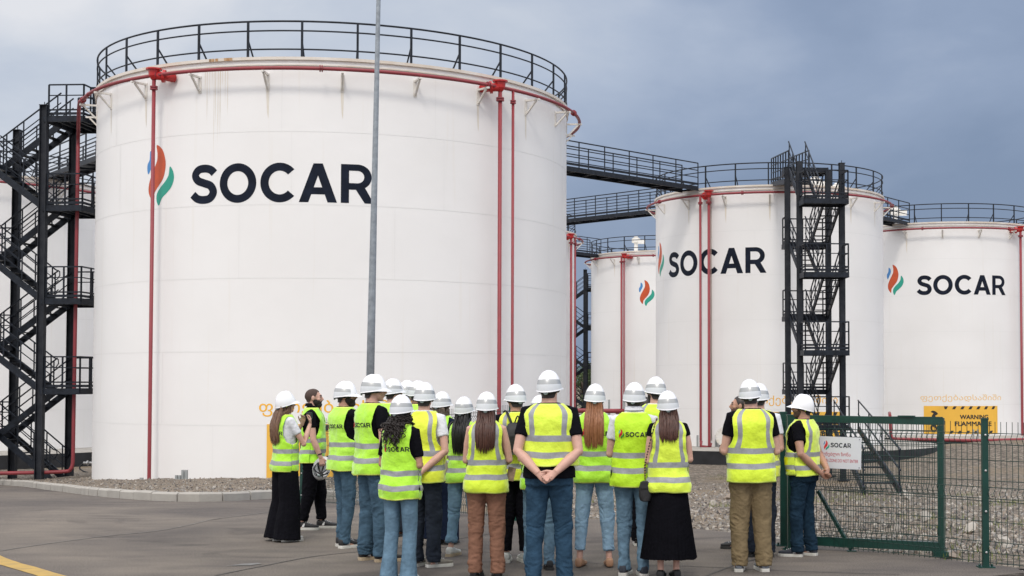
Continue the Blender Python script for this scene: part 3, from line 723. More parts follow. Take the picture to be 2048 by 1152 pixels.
# drain pipe that leaves the ring at the left edge and runs down to the ground
P = T1.P; a0 = -a_lim - .02; zt = T1.H - .36; mb = MB()
e0 = P(a0, zt, .42)
pL = T1.inv @ at(157, 235, 45.3); pB = T1.inv @ at(152, 935, 45.3); pG = on_ground(150, 952)
pts = catmull([P(a0 + .25, zt, .42), P(a0 + .12, zt, .43), P(a0, zt, .5), (pL.x, pL.y, zt - .55), (pL.x, pL.y, zt - 1.0)], 6)
gzl = T1.inv @ Vector((0, 0, gz_(0, 43.5) + .32)); zl = gzl.z
pts += [Vector((pL.x, pL.y, zt - 3)), Vector((pL.x - .02, pL.y, zl + .6))] + catmull([(pL.x - .02, pL.y, zl + .45), (pL.x - .08, pL.y, zl + .1), (pL.x - .45, pL.y, zl), (pL.x - 2.6, pL.y - .4, zl)], 5)
mb.tube(pts, .06, 10); mb.build('drain_pipe', REDP, T1.root)

# --- the other tanks
T3 = tank(1538, 69.2, 5.47, 'white storage tank right of centre with a zigzag stair tower in front', (-2.0, 2.0), [], seed=3)
th, _ = T3.hit(1423, 600); mb = MB(); mb.tube([T3.P(th, T3.H - .1, .04), T3.P(th, .3, .04)], .022, 6); mb.build('conduit', mat('rusty_conduit', (.30, .22, .18), .7), T3.root)
wall_word(T3, 1338, 1533, 548, 497)
wall_flame(T3, 1321, 484, 553)
wall_text(T3, GEO, 1487, 1675, 812, 791, ORAT)
warning_sign(T3, 1500, 1680, 893, 824, 'yellow flammable warning sign behind the stair tower and the open green gate')
for u, fn, r_ in ((1401, 0, .055), (1418, -1, .062)): add_riser(T3, u, 400, 895, r_, fn)
T4 = tank(1885, 85.2, 5.4, 'white storage tank at the right edge with its emblem in full view', (-2.0, 2.0), [], seed=4)
wall_word(T4, 1834, 2011, 589, 550)
wall_flame(T4, 1790, 529, 590)
wall_text(T4, GEO, 1841, 2002, 804, 789, FADT)
warning_sign(T4, 1848, 1995, 868, 812, 'yellow flammable warning sign on the right tank past the gate corner')
for u, fn, r_ in ((2043, -1, .07),): add_riser(T4, u, 470, 890, r_, fn)
T2 = tank(1335, 100.0, 5.36, 'farther white tank showing only a flame emblem, half hidden by another tank', (-2.0, 2.0), [], seed=2)
wall_flame(T2, 1293, 560, 612)
for u, fn, r_ in ((1243, 0, .07), (1248, 1, .05)): add_riser(T2, u, 500, 835, r_, fn)
T5 = tank(965, 85.4, 5.54, 'narrow strip of a white tank with twin red pipes, just right of the largest tank', (-2.2, 2.3), [], seed=5)
for u, fn, r_ in ((1142, -1, .07), (1150, 0, .055)): add_riser(T5, u, 470, 835, r_, fn)
T0 = tank(-85, 73.2, 7.42, 'white storage tank at the left edge behind the zigzag stair tower', (-2.0, 2.0), [], seed=6)
# dome vents on roofs
def vent(T, u, v, Y, s_):
    p = T.inv @ at(u, v, Y); mb = MB(); z0 = T.H + .1
    mb.tube([(p.x, p.y, z0), (p.x, p.y, z0 + .75 * s_)], .16 * s_, 14, smooth=False)
    mb.tube([(p.x, p.y, z0 + .75 * s_), (p.x, p.y, z0 + .8 * s_), (p.x, p.y, z0 + 1.1 * s_), (p.x, p.y, z0 + 1.16 * s_)], [.2 * s_, .34 * s_, .34 * s_, .2 * s_], 16, smooth=False)
    mb.box((p.x + .45 * s_, p.y, z0 + .85 * s_), (.6 * s_, .5 * s_, .3 * s_)); mb.tube([(p.x, p.y, z0 + 1.16 * s_), (p.x, p.y, z0 + 1.32 * s_)], [.24 * s_, .08 * s_], 12)
    mb.build('roof_vent', BRKT, T.root)
vent(T2, 1272, 480, 97, .85); vent(T4, 1790, 440, 81, .9); vent(T3, 1630, 340, 70, 1.0); vent(T3, 1672, 345, 69, .6)

# ------------------------------------------------------------ walkways between the tank tops
def walkway(a, b, label, w_=.95, step=1.45, name='walkway'):
    a, b = Vector(a), Vector(b); d = (b - a); Ln = d.length; d.normalize(); s_ = d.cross(Vector((0, 0, 1))).normalized(); up = s_.cross(d).normalized()
    R_ = empty(name, a); tag(R_, label, 'walkway', 'black steel walkways linking the tank tops'); O = -a
    mb = MB()
    for k in (-1, 1): mb.bar(s_ * k * w_ / 2 + Vector((0, 0, -.11)), b - a + s_ * k * w_ / 2 + Vector((0, 0, -.11)), .06, .20)
    q = int(Ln / 1.1)
    for i in range(q + 1): c = d * (Ln * i / q); mb.bar(c - s_ * w_ / 2 * .93 - up * .13, c + s_ * w_ / 2 * .93 - up * .13, .07, .08)
    mb.bar(-up * .03, b - a - up * .03, w_ * .93, .02)
    mb.build('deck', BLACKST, R_)
    for k in (-1, 1):
        mb = MB()
        for h, t in ((1.05, .045), (.72, .035), (.40, .035), (.1, .06)): mb.bar(s_ * k * w_ / 2 + up * h, b - a + s_ * k * w_ / 2 + up * h, t if h > .2 else .012, t if h > .2 else .1)
        n = int(Ln / step)
        for i in range(n + 1): c = s_ * k * w_ / 2 + d * (Ln * i / n); mb.bar(c - up * .1, c + up * 1.05, .05)
        mb.build('railing', BLACKST, R_)
    return R_
zD = TOPZ + .12
pa = at(1380, 375, 64.9); walkway((-7.9, 53.4, zD - .05), (pa.x, 64.9, zD), 'black walkway descending from the largest tank to the tank with the stair tower')
pa = at(1120, 438, 77.6); pb = at(1335, 420, 72); walkway((pa.x, 77.6, zD - .1), (pb.x, 73, zD), 'lower black walkway crossing the gap right of the largest tank')
pa = at(1140, 518, 95); pb = at(1190, 515, 97); walkway((pa.x - 2, 93, zD - .1), (pb.x, 98, zD - .1), 'short far black walkway reaching the tank that shows only a flame emblem')
pa = at(1728, 440, 77); pb = at(1803, 450, 79.2); walkway((pa.x, 75.6, zD), (pb.x, 79.2, zD), 'short black walkway between the two right-hand tanks')
pa = at(60, 372, 63); pb = at(195, 352, 57.5); walkway((pa.x, 63.6, zD), (pb.x + 1.2, 55.8, zD), 'black walkway behind the left stair tower')
# ------------------------------------------------------------ stair towers
def stair_tower(org, rz, run, lane, land, zr, zl, zg, label, post_tops, topz_l=None, pw=.24, extra=None):
    """local x: from the far landings (x<0) to the right landings (x>run).. flights run along x, two lanes along y"""
    Rt = empty('stair_tower', (org[0], org[1], zg), rz); tag(Rt, label, 'stair tower', 'black zigzag stair towers'); W = 2 * lane + .1
    def z_(z): return z - zg
    for (x, y), zt in zip(((0, 0), (0, W), (run, 0), (run, W)), post_tops):
        mb = MB(); h = z_(zt)
        for k in (-1, 1): mb.box((x + k * pw / 2, y, h / 2), (.02, pw, h))
        mb.box((x, y, h / 2), (pw - .02, .02, h)); mb.box((x, y, h + .011), (pw + .04, pw + .04, .022)); mb.box((x, y, .02), (pw + .25, pw + .2, .04)); mb.bar((x, y, h), (x, y, h + .12), .02)
        mb.build('post', DUSTST, Rt)
    def platform(x0, x1, y0, y1, z, rails, gate=None):
        mb = MB(); mb.box(((x0 + x1) / 2, (y0 + y1) / 2, z_(z) - .02), (x1 - x0 - .04, y1 - y0 - .04, .03))
        for y in (y0, y1): mb.box(((x0 + x1) / 2, y, z_(z) - .09), (x1 - x0, .06, .19))
        for x in (x0, x1): mb.box((x, (y0 + y1) / 2, z_(z) - .09), (.06, y1 - y0, .185))
        for i in range(1, 4): x = x0 + (x1 - x0) * i / 4; mb.box((x, (y0 + y1) / 2, z_(z) - .08), (.05, y1 - y0 - .1, .10))
        p = mb.build('platform', BLACKST, Rt)
        mb = MB(); zz = z_(z)
        for a, b in rails:
            a = Vector((a[0], a[1], zz)); b = Vector((b[0], b[1], zz))
            for h, t in ((1.0, .042), (.66, .030), (.20, .045), (.08, .02)): mb.bar(a + Vector((0, 0, h)), b + Vector((0, 0, h)), t, t if h > .1 else .08)
            n = max(1, int(round((b - a).length / .72)))
            for i in range(n + 1): c = a.lerp(b, i / n); mb.bar(c + Vector((0, 0, -.1)), c + Vector((0, 0, 1.0)), .045)
        mb.build('railing', BLACKST, p)
    def flight(x0, z0, x1, z1, yc):
        a = Vector((x0, yc, z_(z0))); b = Vector((x1, yc, z_(z1))); mb = MB(); hw = lane / 2 - .05
        for k in (-1, 1): mb.bar(a + Vector((0, k * hw, -.06)), b + Vector((0, k * hw, -.06)), .05, .2)
        n = max(3, int(round(abs(z1 - z0) / .2)))
        for i in range(1, n): c = a.lerp(b, i / n); mb.box(c, (.22, 2 * hw - .05, .025)); 
        f_ = mb.build('flight', BLACKST, Rt)
        mb = MB()
        for k in (-1, 1):
            A = a + Vector((0, k * hw, 0)); B = b + Vector((0, k * hw, 0))
            for h, t in ((.98, .038), (.66, .026), (.35, .026)): mb.bar(A + Vector((0, 0, h)), B + Vector((0, 0, h)), t)
            for i in range(4): c = A.lerp(B, .06 + i * .88 / 3); mb.bar(c + Vector((0, 0, -.05)), c + Vector((0, 0, .98)), .034)
            lo = A if A.z < B.z else B; sx = .12 if lo is A and x1 < x0 or lo is B and x1 > x0 else -.12
            mb.tube([lo + Vector((0, 0, .98)), lo + Vector((sx, 0, .93)), lo + Vector((sx * 1.1, 0, .80)), lo + Vector((sx * .4, 0, .68)), lo + Vector((0, 0, .66))], .02, 6)
        mb.build('handrail', BLACKST, f_)
    g0 = .1
    for z in zr: platform(run + .0, run + land, -.02, W, z, (((run + land, 0), (run + land, W)), ((run + .14, 0), (run + land, 0)), ((run + .14, W), (run + land, W))))
    for z in zl: platform(-land, 0, -.02, W, z, (((-land, 0), (-land, W)), ((-land, 0), (-.14, 0)), ((-land, W), (-.14, W))) if not (extra and z == max(zl)) else ())
    lv = sorted([(z, 1) for z in zr] + [(z, 0) for z in zl])
    for (za, sa), (zb, sb) in zip(lv, lv[1:]):
        if sa == sb: continue
        x0 = run if sa else 0; x1 = run if sb else 0
        flight(x0, za, x1, zb, (lane * .5 if sa else lane * 1.5 + .1))
    # last flight to the ground
    za, sa = lv[0]
    if extra is None: flight(run if sa else 0, za, (0.3 if sa else run - .1), zg + .1, lane * 1.5 + .1 if not sa else lane * 1.5 + .1)
    return Rt, platform, flight, z_
zg1 = gz_(0, 45)
pB = at(85, 900, 45.2)
def z1(v, Y=45.2): return at(140, v, Y).z
zr = [z1(236), z1(413), z1(598), z1(777)]; zl = [(a + b) / 2 for a, b in zip(zr, zr[1:])] + [zr[-1] - 1.45]
S1, pf, fl, z_ = stair_tower((pB.x - 1.88, 45.0), R(-3), 1.91, 1.0, 1.27, zr, zl, zg1, 'black zigzag stair tower at the left edge, beside the largest tank', (z1(225) + .3, z1(240), z1(215), z1(240, 47.2)), pw=.21)
pf(1.91 + 1.27, 1.91 + 1.50, .5, 2.1, zr[0], (((1.91 + 1.27, 2.1), (1.91 + 1.50, 2.1)), ((1.91 + 1.27, .5), (1.91 + 1.50, .5))))
# tower in front of the stair tower tank: flights run in depth
zg3 = gz_(0, 50)
def z3(v, Y=50.4): return at(1645, v, Y).z
zr = [z3(400), z3(546), z3(701), z3(850)]; zl = [at(1600, v, 53.9).z for v in (340, 488, 633, 779)]
pF = at(1600, 700, 50.9)
# local x axis points towards the viewer (rz = -90 deg): right landings (x>run) are the near ones; local y -> world +x
S3, pf, fl, z_ = stair_tower((pF.x - .18, 53.24), R(-85.6), 2.35, .72, 1.0, zr, zl, zg3, 'black zigzag stair tower in front of the right-of-centre tank, behind the open gate', (z3(335, 53.2), z3(340, 53.2), z3(320), z3(322)), pw=.19, extra=1)
# the stair from the lowest near landing down to the gravel, heading right
pA = at(1692, 868, 49.8); pE = on_ground(1765, 988)
mb = MB(); inv3 = (Matrix.Translation((pF.x - .18, 53.24, zg3)) @ Matrix.Rotation(R(-85.6), 4, 'Z')).inverted()
A = inv3 @ Vector((pA.x, pA.y, zr[3] - .1)); B = inv3 @ Vector((pE.x, pE.y, pE.z + .05)); sd_ = (B - A).cross(Vector((0, 0, 1))).normalized() * .42
for k in (-1, 1): mb.bar(A + sd_ * k, B + sd_ * k, .05, .22)
dv = Vector((B.x - A.x, B.y - A.y, 0)).normalized(); px_ = Vector((-dv.y, dv.x, 0)); rm = Matrix((dv, px_, Vector((0, 0, 1)))).transposed()
for i in range(1, 10): mb.box(A.lerp(B, i / 10), (.26, .80, .035), rot=rm)
f_ = mb.build('flight', BLACKST, S3)
for k in (-1, 1):
    a, b = A + sd_ * k, B + sd_ * k; mb = MB()
    for h in (.98, .5): mb.bar(a + Vector((0, 0, h)), b + Vector((0, 0, h)), .035)
    for i in range(4): c = a.lerp(b, .02 + i * .96 / 3); mb.bar(c, c + Vector((0, 0, .98)), .035)
    mb.build('handrail', BLACKST, f_)
# gangway with peaked rails from the tower head on to the tank roof
q0 = at(1597, 365, 54.8); q1 = at(1562, 372, 64.3)
walkway((q0.x, 54.8, at(1597, 356, 54.8).z), (q1.x, 64.8, TOPZ + .35), 'peaked black gangway from the head of the stair tower on to the tank roof', .78, 1.3, 'gangway')
# far tower in the gap between tanks
zgf = -1.643
pX = at(1159, 700, 101); zz_ = lambda v: at(1160, v, 102).z
zr = [zz_(v) for v in (577, 655, 733, 811)]; zl = [(a + b) / 2 for a, b in zip(zr, zr[1:])] + [zr[-1] - 1.1]
S2, _, _, _ = stair_tower((pX.x - 1.5, 101.0), 0, 1.9, .95, 1.9, zr, zl, zgf, 'distant black stair tower seen in the gap right of the largest tank', (zz_(560), zz_(560), zz_(542), zz_(546)))
# ------------------------------------------------------------ lamp mast
pm = at(738, 745, 27.5); g0 = gz_(0, 27.5); base = Vector(((737 - CX) / F * 27.5, 27.5, g0))
mb = MB(); top = at(757.8, -40, 27.6) - base
ax = top.normalized(); Lm = top.length
def ma(t): return ax * (Lm * t)
mb.tube([ma(0), ma(.35), ma(.6), ma(1.0), ma(1.25)], [.085, .075, .058, .040, .030], 16)
R_ = empty('mast', base); tag(R_, 'tall galvanised grey mast rising in front of the largest tank', 'mast')
mb.build('pole', GALV, R_)
mb = MB(); mb.box((0, 0, .02), (.36, .36, .04)); mb.tube([(0, 0, .04), (0, 0, .22)], [.12, .09], 12)
for a in range(4): mb.tube([(.13 * (-1) ** a, .13 * (-1) ** (a // 2), .04), (.13 * (-1) ** a, .13 * (-1) ** (a // 2), .09)], .016, 6)
mb.build('base_plate', GALV, R_)
mb = MB(); c = ax * (Lm * 1.25); mb.tube([c, c + Vector((-.15, 0, .1)), c + Vector((-.7, 0, .12))], .025, 8); mb.box(c + Vector((-.8, 0, .12)), (.5, .2, .07)); mb.build('lamp_head', GALV, R_)

# ------------------------------------------------------------ low red pipes on supports
def pipe_run(pts, r_, label, supports, name='pipeline'):
    a = Vector(pts[0]); R_ = empty(name, a); tag(R_, label, 'pipeline'); mb = MB(); mb.tube([Vector(p) - a for p in pts], r_, 10); mb.build('pipe', REDP, R_)
    for q, h in supports:
        q = Vector(q) - a; mb = MB(); mb.box((q.x, q.y + r_ + .05, q.z - .3 + h / 2), (.09, .06, .6 + h)); mb.box((q.x, q.y + .02, q.z - r_ - .03), (.12, .2, .05)); mb.build('support', GREYP, R_)
    return R_
p0 = at(1010, 820, 63.2); p1 = at(1246, 822, 63.2)
pipe_run([p0, p1 - Vector((.4, 0, 0)), p1, T2.inv.inverted() @ T2.P(T2.hit(1243, 800)[0], .9, .5)], .10, 'red pipeline on grey supports low behind the red-haired woman', [(at(1218, 822, 63.2), .5), (at(1248, 822, 63.3), .5), (at(1120, 821, 63.2), .5)])
p0 = at(1780, 800, 74.6); p1 = at(1782, 878, 74.6)
pipe_run([at(1779, 826, 77.2), at(1780, 832, 74.6), p1 + Vector((0, 0, .25)), p1 + Vector((.05, 0, .05)), p1 + Vector((.3, 0, 0)), at(1948, 881, 74.6), at(2100, 878, 74.6)], .085, 'red pipeline along the foot of the right tank', [(at(1948, 880, 74.6), .55), (at(1957, 880, 74.6), .55), (at(1812, 880, 74.6), .2)])
p0 = at(1402, 893, 64.0); p1 = at(1421, 895, 64.0)
pipe_run([p0 + Vector((0, 0, .25)), p0, p1, p1 + Vector((0, 0, .2))], .075, 'short red pipe link at the foot of the twin risers on grey posts', [(p0 + Vector((-.15, 0, 0)), .5), (p1 + Vector((.25, 0, 0)), .55), (p1 + Vector((.45, 0, 0)), .4)])
p0 = T1.inv.inverted() @ T1.P(T1.hit(297, 940)[0], .0, .42)
pg = on_ground(296, 968)
pipe_run([Vector((p0.x, p0.y, pg.z + .45)), Vector((p0.x, p0.y, pg.z + .30)), Vector((p0.x - .35, p0.y - .05, pg.z + .22)), Vector((p0.x - 1.3, p0.y + .3, pg.z + .1))], .055, 'bent red pipe foot on the gravel against the largest tank', [(Vector((p0.x + .12, p0.y, pg.z + .35)), .35)], 'pipe_foot')
# flange plate on the tank beside the khaki man
th, z = T3.hit(1454, 873); c = T3.inv.inverted() @ T3.P(th, z, 0)
R_ = T3.root; mb = MB(); n_ = T3.P(th, 0).normalized(); a = T3.P(th, z, 0); mb.tube([a, a + n_ * .30], .30, 24, smooth=False); mb.tube([a + n_ * .30, a + n_ * .36], .42, 28, smooth=False)
for i in range(16):
    q = 2 * math.pi * i / 16; t_ = Vector((-n_.y, n_.x, 0)); p = a + n_ * .36 + t_ * .36 * math.cos(q) + Vector((0, 0, .36 * math.sin(q))); mb.tube([p, p + n_ * .03], .022, 6)
mb.build('manhole', BRKT, T3.root)
# outlet valve and bolts on gravel bed left
for u, v, hh, wd, nm in ((356, 972, .36, .14, 'short grey duct stub standing left of its taller neighbour on the gravel'), (369, 972, .50, .15, 'taller grey duct stub on the gravel against the largest tank')):
    p = on_ground(u, v); p.z += .1; q = at(u, 970, 38.0); mb = MB(); z0 = q.z - .1
    for k in (-1, 1): mb.box((k * wd / 3.2, 0, hh / 2), (wd / 2.4, .08, hh)); 
    mb.box((0, .02, hh / 2 - .02), (wd * .9, .05, hh - .05)); mb.box((0, 0, .03), (wd * 1.3, .14, .06))
    o = mb.build('duct_stub', GREYP); o.location = (q.x, 38.0, z0); tag(o, nm, 'duct stub')
q = on_ground(170, 950)
R_ = empty('valve', (q.x, q.y + 1, q.z + .1)); tag(R_, 'small steel outlet valve with a black hose between the drain pipe and the largest tank', 'valve')
mb = MB(); mb.tube([(-.45, 0, .3), (.5, 0, .3)], .05, 10)
for x in (-.3, -.1, .15, .35): mb.tube([(x, 0, .3), (x + .03, 0, .3)], .10, 12, smooth=False)
mb.tube([(0, 0, .3), (0, 0, .5)], .02, 6); mb.tube([(-.1, 0, .5), (.1, 0, .5)], .015, 6)
mb.build('body', mat('bright_steel', (.5, .5, .5), .35, metal=.7), R_)
mb = MB(); mb.tube(catmull([(-.45, 0, .3), (-.6, 0, .1), (-.3, -.1, -.05), (.1, -.12, -.08), (.35, -.05, .1)], 5), .03, 8); mb.build('hose', BLKPAD, R_)
# sagging black sheet below the right tank
mb = MB(); P_ = []
for i in range(25):
    t = i / 24; u = 1770 + t * 215; vt = 891 + 4 * t; vb = [905, 906, 908, 911, 912, 908, 903, 900, 897, 896, 896, 897][min(11, int(t * 12))]
    a = at(u, vt, 74.9); b = at(u, vb, 73.8); P_.append([a, a.lerp(b, .5) + Vector((0, .15 * math.sin(t * 31), 0)), b])
mb.grid(P_); o = mb.build('liner', BLKPAD); tag(o, 'black plastic liner sagging over the gravel bank below the right tank', 'liner')
mb = MB(); a = at(1768, 905, 73.4); b = at(1835, 912, 72.6); mb.tube([Vector((0, 0, 0)), (b - a) * .5 + Vector((0, 0, .05)), b - a], .05, 8); o = mb.build('pole', mat('bleached_wood', (.5, .46, .40), .8)); o.location = a; tag(o, 'bleached pole lying in front of the black liner', 'pole')

# ------------------------------------------------------------ gate and fences
def fence_panel(mb, a, b, h, dz=.03, sv=.0625, sh=.2, r_=.0033, folds=(.12, .5, .88), nrm=None, gf=None, depth=.035):
    a, b = Vector(a), Vector(b); d = b - a; Ln = math.hypot(d.x, d.y); n = int(Ln / sv); dn = Vector((d.x, d.y, 0)).normalized(); nn = Vector((dn.y, -dn.x, 0))
    prof = [(0, 0)]
    fz = [f * h for f in folds]
    for f in fz: prof += [(f - .055, 0), (f, depth), (f + .055, 0)]
    prof.append((h, 0))
    for i in range(n + 1):
        c = a.lerp(b, i / n)
        mb.tube([c + Vector((0, 0, dz + z)) + nn * o_ for z, o_ in prof], r_, 4, caps=False, smooth=False)
    zs = []; z = .02
    while z < h: zs.append(z); z += sh
    hs = [(z, 0) for z in zs if all(abs(z - f) > .07 for f in fz)] + [(f - .055, 0) for f in fz] + [(f + .055, 0) for f in fz]
    for z, o_ in hs: mb.tube([a + Vector((0, 0, dz + z)) + nn * (o_ + .004), b + Vector((0, 0, dz + z)) + nn * (o_ + .004)], r_ * 1.15, 4, caps=False, smooth=False)
def square_post(mb, c, h, w_=.06):
    mb.box((c[0], c[1], c[2] + h / 2), (w_, w_, h)); mb.box((c[0], c[1], c[2] + h + .008), (w_ + .008, w_ + .008, .016)); mb.box((c[0], c[1], c[2] + .006), (w_ + .10, w_ + .08, .012))
    for k in (-1, 1): mb.tube([(c[0] + k * .06, c[1], c[2] + .012), (c[0] + k * .06, c[1], c[2] + .035)], .012, 6)
gA = on_ground(1572, 1096); gB = on_ground(1890, 1112)
topA = at(1572, 829, gA.y).z; topB = at(1890, 836, gB.y).z
GT = empty('sliding_gate', (gA.x, gA.y, 0)); tag(GT, 'green framed wire mesh sliding gate standing open, carrying a white notice', 'gate')
O = Vector((gA.x, gA.y, 0)); B_ = Vector((gB.x, gB.y, 0)) - O; zb = .055
w_ = .075; mb = MB()
tA, tB = topA - w_ / 2, topB - w_ / 2
a0, a1 = Vector((0, 0, tA)), Vector((B_.x, B_.y, tB)); b0, b1 = Vector((0, 0, zb + w_ / 2)), Vector((B_.x, B_.y, zb + w_ / 2))
dx = B_.normalized()
mb.bar(a0, a1, .06, w_); mb.bar(b0 + dx * .04, b1 - dx * .04, .06, w_ + .02); mb.bar(a1 + Vector((0, 0, -.0)) - dx * .035 - Vector((0, 0, w_ / 2 + .002)), b1 - dx * .035 - Vector((0, 0, w_ / 2 + .01)), .072, .062, up=dx); mb.bar(a0 + dx * .035 - Vector((0, 0, w_ / 2 + .002)), b0 + dx * .035 - Vector((0, 0, w_ / 2)), .06, .06, up=dx)
mb.build('frame', GREEN, GT)
mb = MB(); fence_panel(mb, Vector((.07, .0, zb + .05)), Vector((B_.x - .07, B_.y, zb + .05)), tB - zb - .09, dz=.03, sv=.055, sh=.165, folds=(.1, .48, .86)); mb.build('mesh_infill', GREENW, GT)
mb = MB(); mb.box((B_.x - .05, B_.y, .02), (.16, .10, .05)); o = mb.build('end_stop', GREEN, GT)
mb = MB(); mb.bar((B_.x * .55, B_.y * .55 - .02, topB + .006), (B_.x * .99, B_.y * .99 - .02, topB + .006), .03, .012); mb.bar((B_.x * .72, B_.y * .72 - .02, topB + .017), (B_.x * .82, B_.y * .82 - .02, topB + .017), .07, .012); mb.build('top_bar', GREEN, GT)
# guide posts at the opening
for (u, v, vt, lab) in ((1566, 1090, 826, 'green gate guide post nearest the man in khaki trousers'), (1581, 1098, 832, 'green gate guide post nearest the man clasping his hands by the gate')):
    p = on_ground(u, v); h = at(u, vt, p.y).z; mb = MB(); square_post(mb, (0, 0, 0), h, .075); mb.box((0, -.03, h - .12), (.05, .06, .05)); mb.tube([(.0, -.05, h - .25), (0, -.09, h - .25)], .02, 10)
    o = mb.build('gate_post', GREEN); o.location = (p.x, p.y - .07, 0); tag(o, lab, 'gate post', 'gate guide posts')
p = on_ground(1703, 1103); q = at(1642, 985, p.y + .0); mb = MB(); mb.bar(Vector((0, 0, 0.02)), Vector((q.x - p.x, .25, q.z)), .035, .035); mb.box((0, 0, .006), (.10, .07, .012)); o = mb.build('stay', GREEN); o.location = p; tag(o, 'slanting green steel stay propping the open gate', 'stay')
stn = MB(); stone(stn, (0, 0, 0), .13, 2); p = on_ground(1893, 1112); o = stn.build('stone', STM); o.location = (p.x + .02, p.y + .02, .0); o.scale = (1.3, .8, .42); tag(o, 'flat brown stone wedged under the outer corner of the gate', 'stone')
# white notice on the gate
SG = empty('notice_board', (0, 0, 0)); p = at(1724, 900, gA.y); Yn = gA.y + (gB.y - gA.y) * .48 - .07; a = at(1606, 934, Yn); b = at(1725, 934, Yn); zt = at(1665, 871, Yn).z; W = b.x - a.x; Hh = zt - a.z
SG.location = a; tag(SG, 'white construction zone notice hung on the gate mesh', 'notice'); ang = math.atan2(B_.y, B_.x) + 0; SG.rotation_euler = (0, R(1.2), ang)
mb = MB(); mb.box((W / 2, 0, Hh / 2), (W, .006, Hh)); mb.build('panel', SIGNW, SG)
mb = MB()
for x in (.02, W - .02):
    for z in (.02, Hh - .02): mb.tube([(x, -.003, z), (x, -.008, z)], .006, 8)
mb.build('screw', GALV, SG)
mb = MB(); fnp = lambda x, y: (x, -.0045, y)
v, f = word2d(.048, .225); put2d(mb, ([(x + .475 * W, y + .665 * Hh) for x, y in v], f), fnp); mb.build('lettering', NAVY, SG)
mb = MB()
for i, pl in enumerate((_ora, _grn, _blu)):
    v, f = flame_part(pl, .105); put2d(mb, ([(x + .405 * W, y + .72 * Hh) for x, y in v], f), fnp, mi=i)
mb.build('emblem', [mat('emblem_red', (.6, .03, .04), .5), LGRN, LBLU], SG)
mb = MB()
v, f, w0 = text2d('სამშენებლო ზონა', .052, .006); k = .62 * W / w0; put2d(mb, ([(x * k + .20 * W, y + .36 * Hh) for x, y in v], f), fnp)
v, f, w0 = text2d('CONSTRUCTION ZONE DO NOT ENTER', .034, .004); k = .88 * W / w0; put2d(mb, ([(x * k + .07 * W, y + .20 * Hh) for x, y in v], f), fnp)
mb.build('lettering', SIGR, SG)
# fence on the right, in front of the open gate
def fence(pts_px, h, label, posts, sv=.0625):
    P_ = [on_ground(*p) for p in pts_px]; o0 = P_[0]; FR = empty('mesh_fence', o0); tag(FR, label, 'fence', 'green wire mesh fences')
    for a, b in zip(P_, P_[1:]):
        mb = MB(); fence_panel(mb, a - o0, b - o0, h, sv=sv); mb.build('mesh_panel', GREENW, FR)
    for i in posts:
        mb = MB(); c = P_[i] - o0; square_post(mb, (c.x, c.y - .03, c.z), h + .05, .06)
        for z in (.15, .55, .95, 1.3): mb.tube([(c.x, c.y - .06, c.z + z), (c.x, c.y - .07, c.z + z)], .012, 8, mi=1)
        mb.build('post', [GREEN, mat('bolt', (.5, .5, .5), .4, metal=.6)], FR)
fence([(1650, 1100), (1970, 1134), (2330, 1172)], 1.40, 'green wire mesh fence on the right, in front of the open gate', (1, 2))
FP = [(604, 1006), (700, 1013), (800, 1021), (905, 1030), (1022, 1040)]
fence(FP, 1.50, 'green wire mesh fence glimpsed between the people on the left', (0, 2, 4))
p = on_ground(1022, 1041); mb = MB(); mb.box((0, 0, .55), (.14, .05, 1.1)); mb.box((0, 0, .015), (.2, .12, .03)); mb.box((0, -.03, 1.05), (.16, .02, .03)); mb.box((0, -.028, .55), (.02, .01, .9)); o = mb.build('gate_post', GREEN); o.location = p; tag(o, 'wide green gate post seen between the legs left of the big man in jeans', 'gate post', 'gate guide posts')

# ------------------------------------------------------------ trees far behind
LEAF = mat('leaf', (.035, .065, .022), .7, color2=(.075, .11, .035), vscale=.5, detail=6); BARK = mat('bark', (.10, .08, .06), .9, var=.3, vscale=4)
def tree(x, y, h, label, seed, spread=.34, leaves=5200):
    rnd = random.Random(seed); R_ = empty('tree', (x, y, gz_(x, y))); tag(R_, label, 'tree', 'trees beyond the tanks')
    mb = MB(); mb.tube([(0, 0, -.2), (.1, 0, h * .25), (-.1, .1, h * .5), (0, 0, h * .8)], [.22, .17, .12, .04], 8)
    cl = []
    for i in range(16):
        a = rnd.uniform(0, 6.28); z = h * rnd.uniform(.35, .92); r_ = h * spread * math.sqrt(max(.05, 1 - ((z / h - .6) / .45) ** 2)) * rnd.uniform(.4, 1)
        c = Vector((r_ * math.cos(a), r_ * math.sin(a), z)); mb.tube([(0, 0, z * .6), c * .6 + Vector((0, 0, z * .3)), c], [.07, .04, .015], 5); cl.append((c, h * rnd.uniform(.09, .17)))
    mb.build('trunk', BARK, R_); mb = MB()
    for k in range(leaves):
        c, s_ = rnd.choice(cl); d = Vector((rnd.gauss(0, 1), rnd.gauss(0, 1), rnd.gauss(0, .8))); d = d.normalized() * s_ * rnd.uniform(.4, 1.1); p = c + d; q = h * .012 * rnd.uniform(.7, 1.5)
        a = Vector((rnd.gauss(0, 1), rnd.gauss(0, 1), rnd.gauss(0, 1))).normalized(); b = a.cross(Vector((rnd.gauss(0, 1), rnd.gauss(0, 1), rnd.gauss(0, 1)))).normalized()
        mb.add([p - a * q, p + b * q * .6, p + a * q, p - b * q * .6], [(0, 1, 2, 3)])
    mb.build('crown', LEAF, R_)
for u, Y, h, sd_, lab in ((1166, 125, 5.6, 1, 'dark tree seen through the gap beside the distant stair tower'), (1184, 150, 5.2, 2, 'smaller dark tree right of the distant stair tower, farther away'), (1120, 140, 6.2, 3, 'tree behind the narrow white tank')):
    p = at(u, 760, Y); tree(p.x, Y, h, lab, sd_)
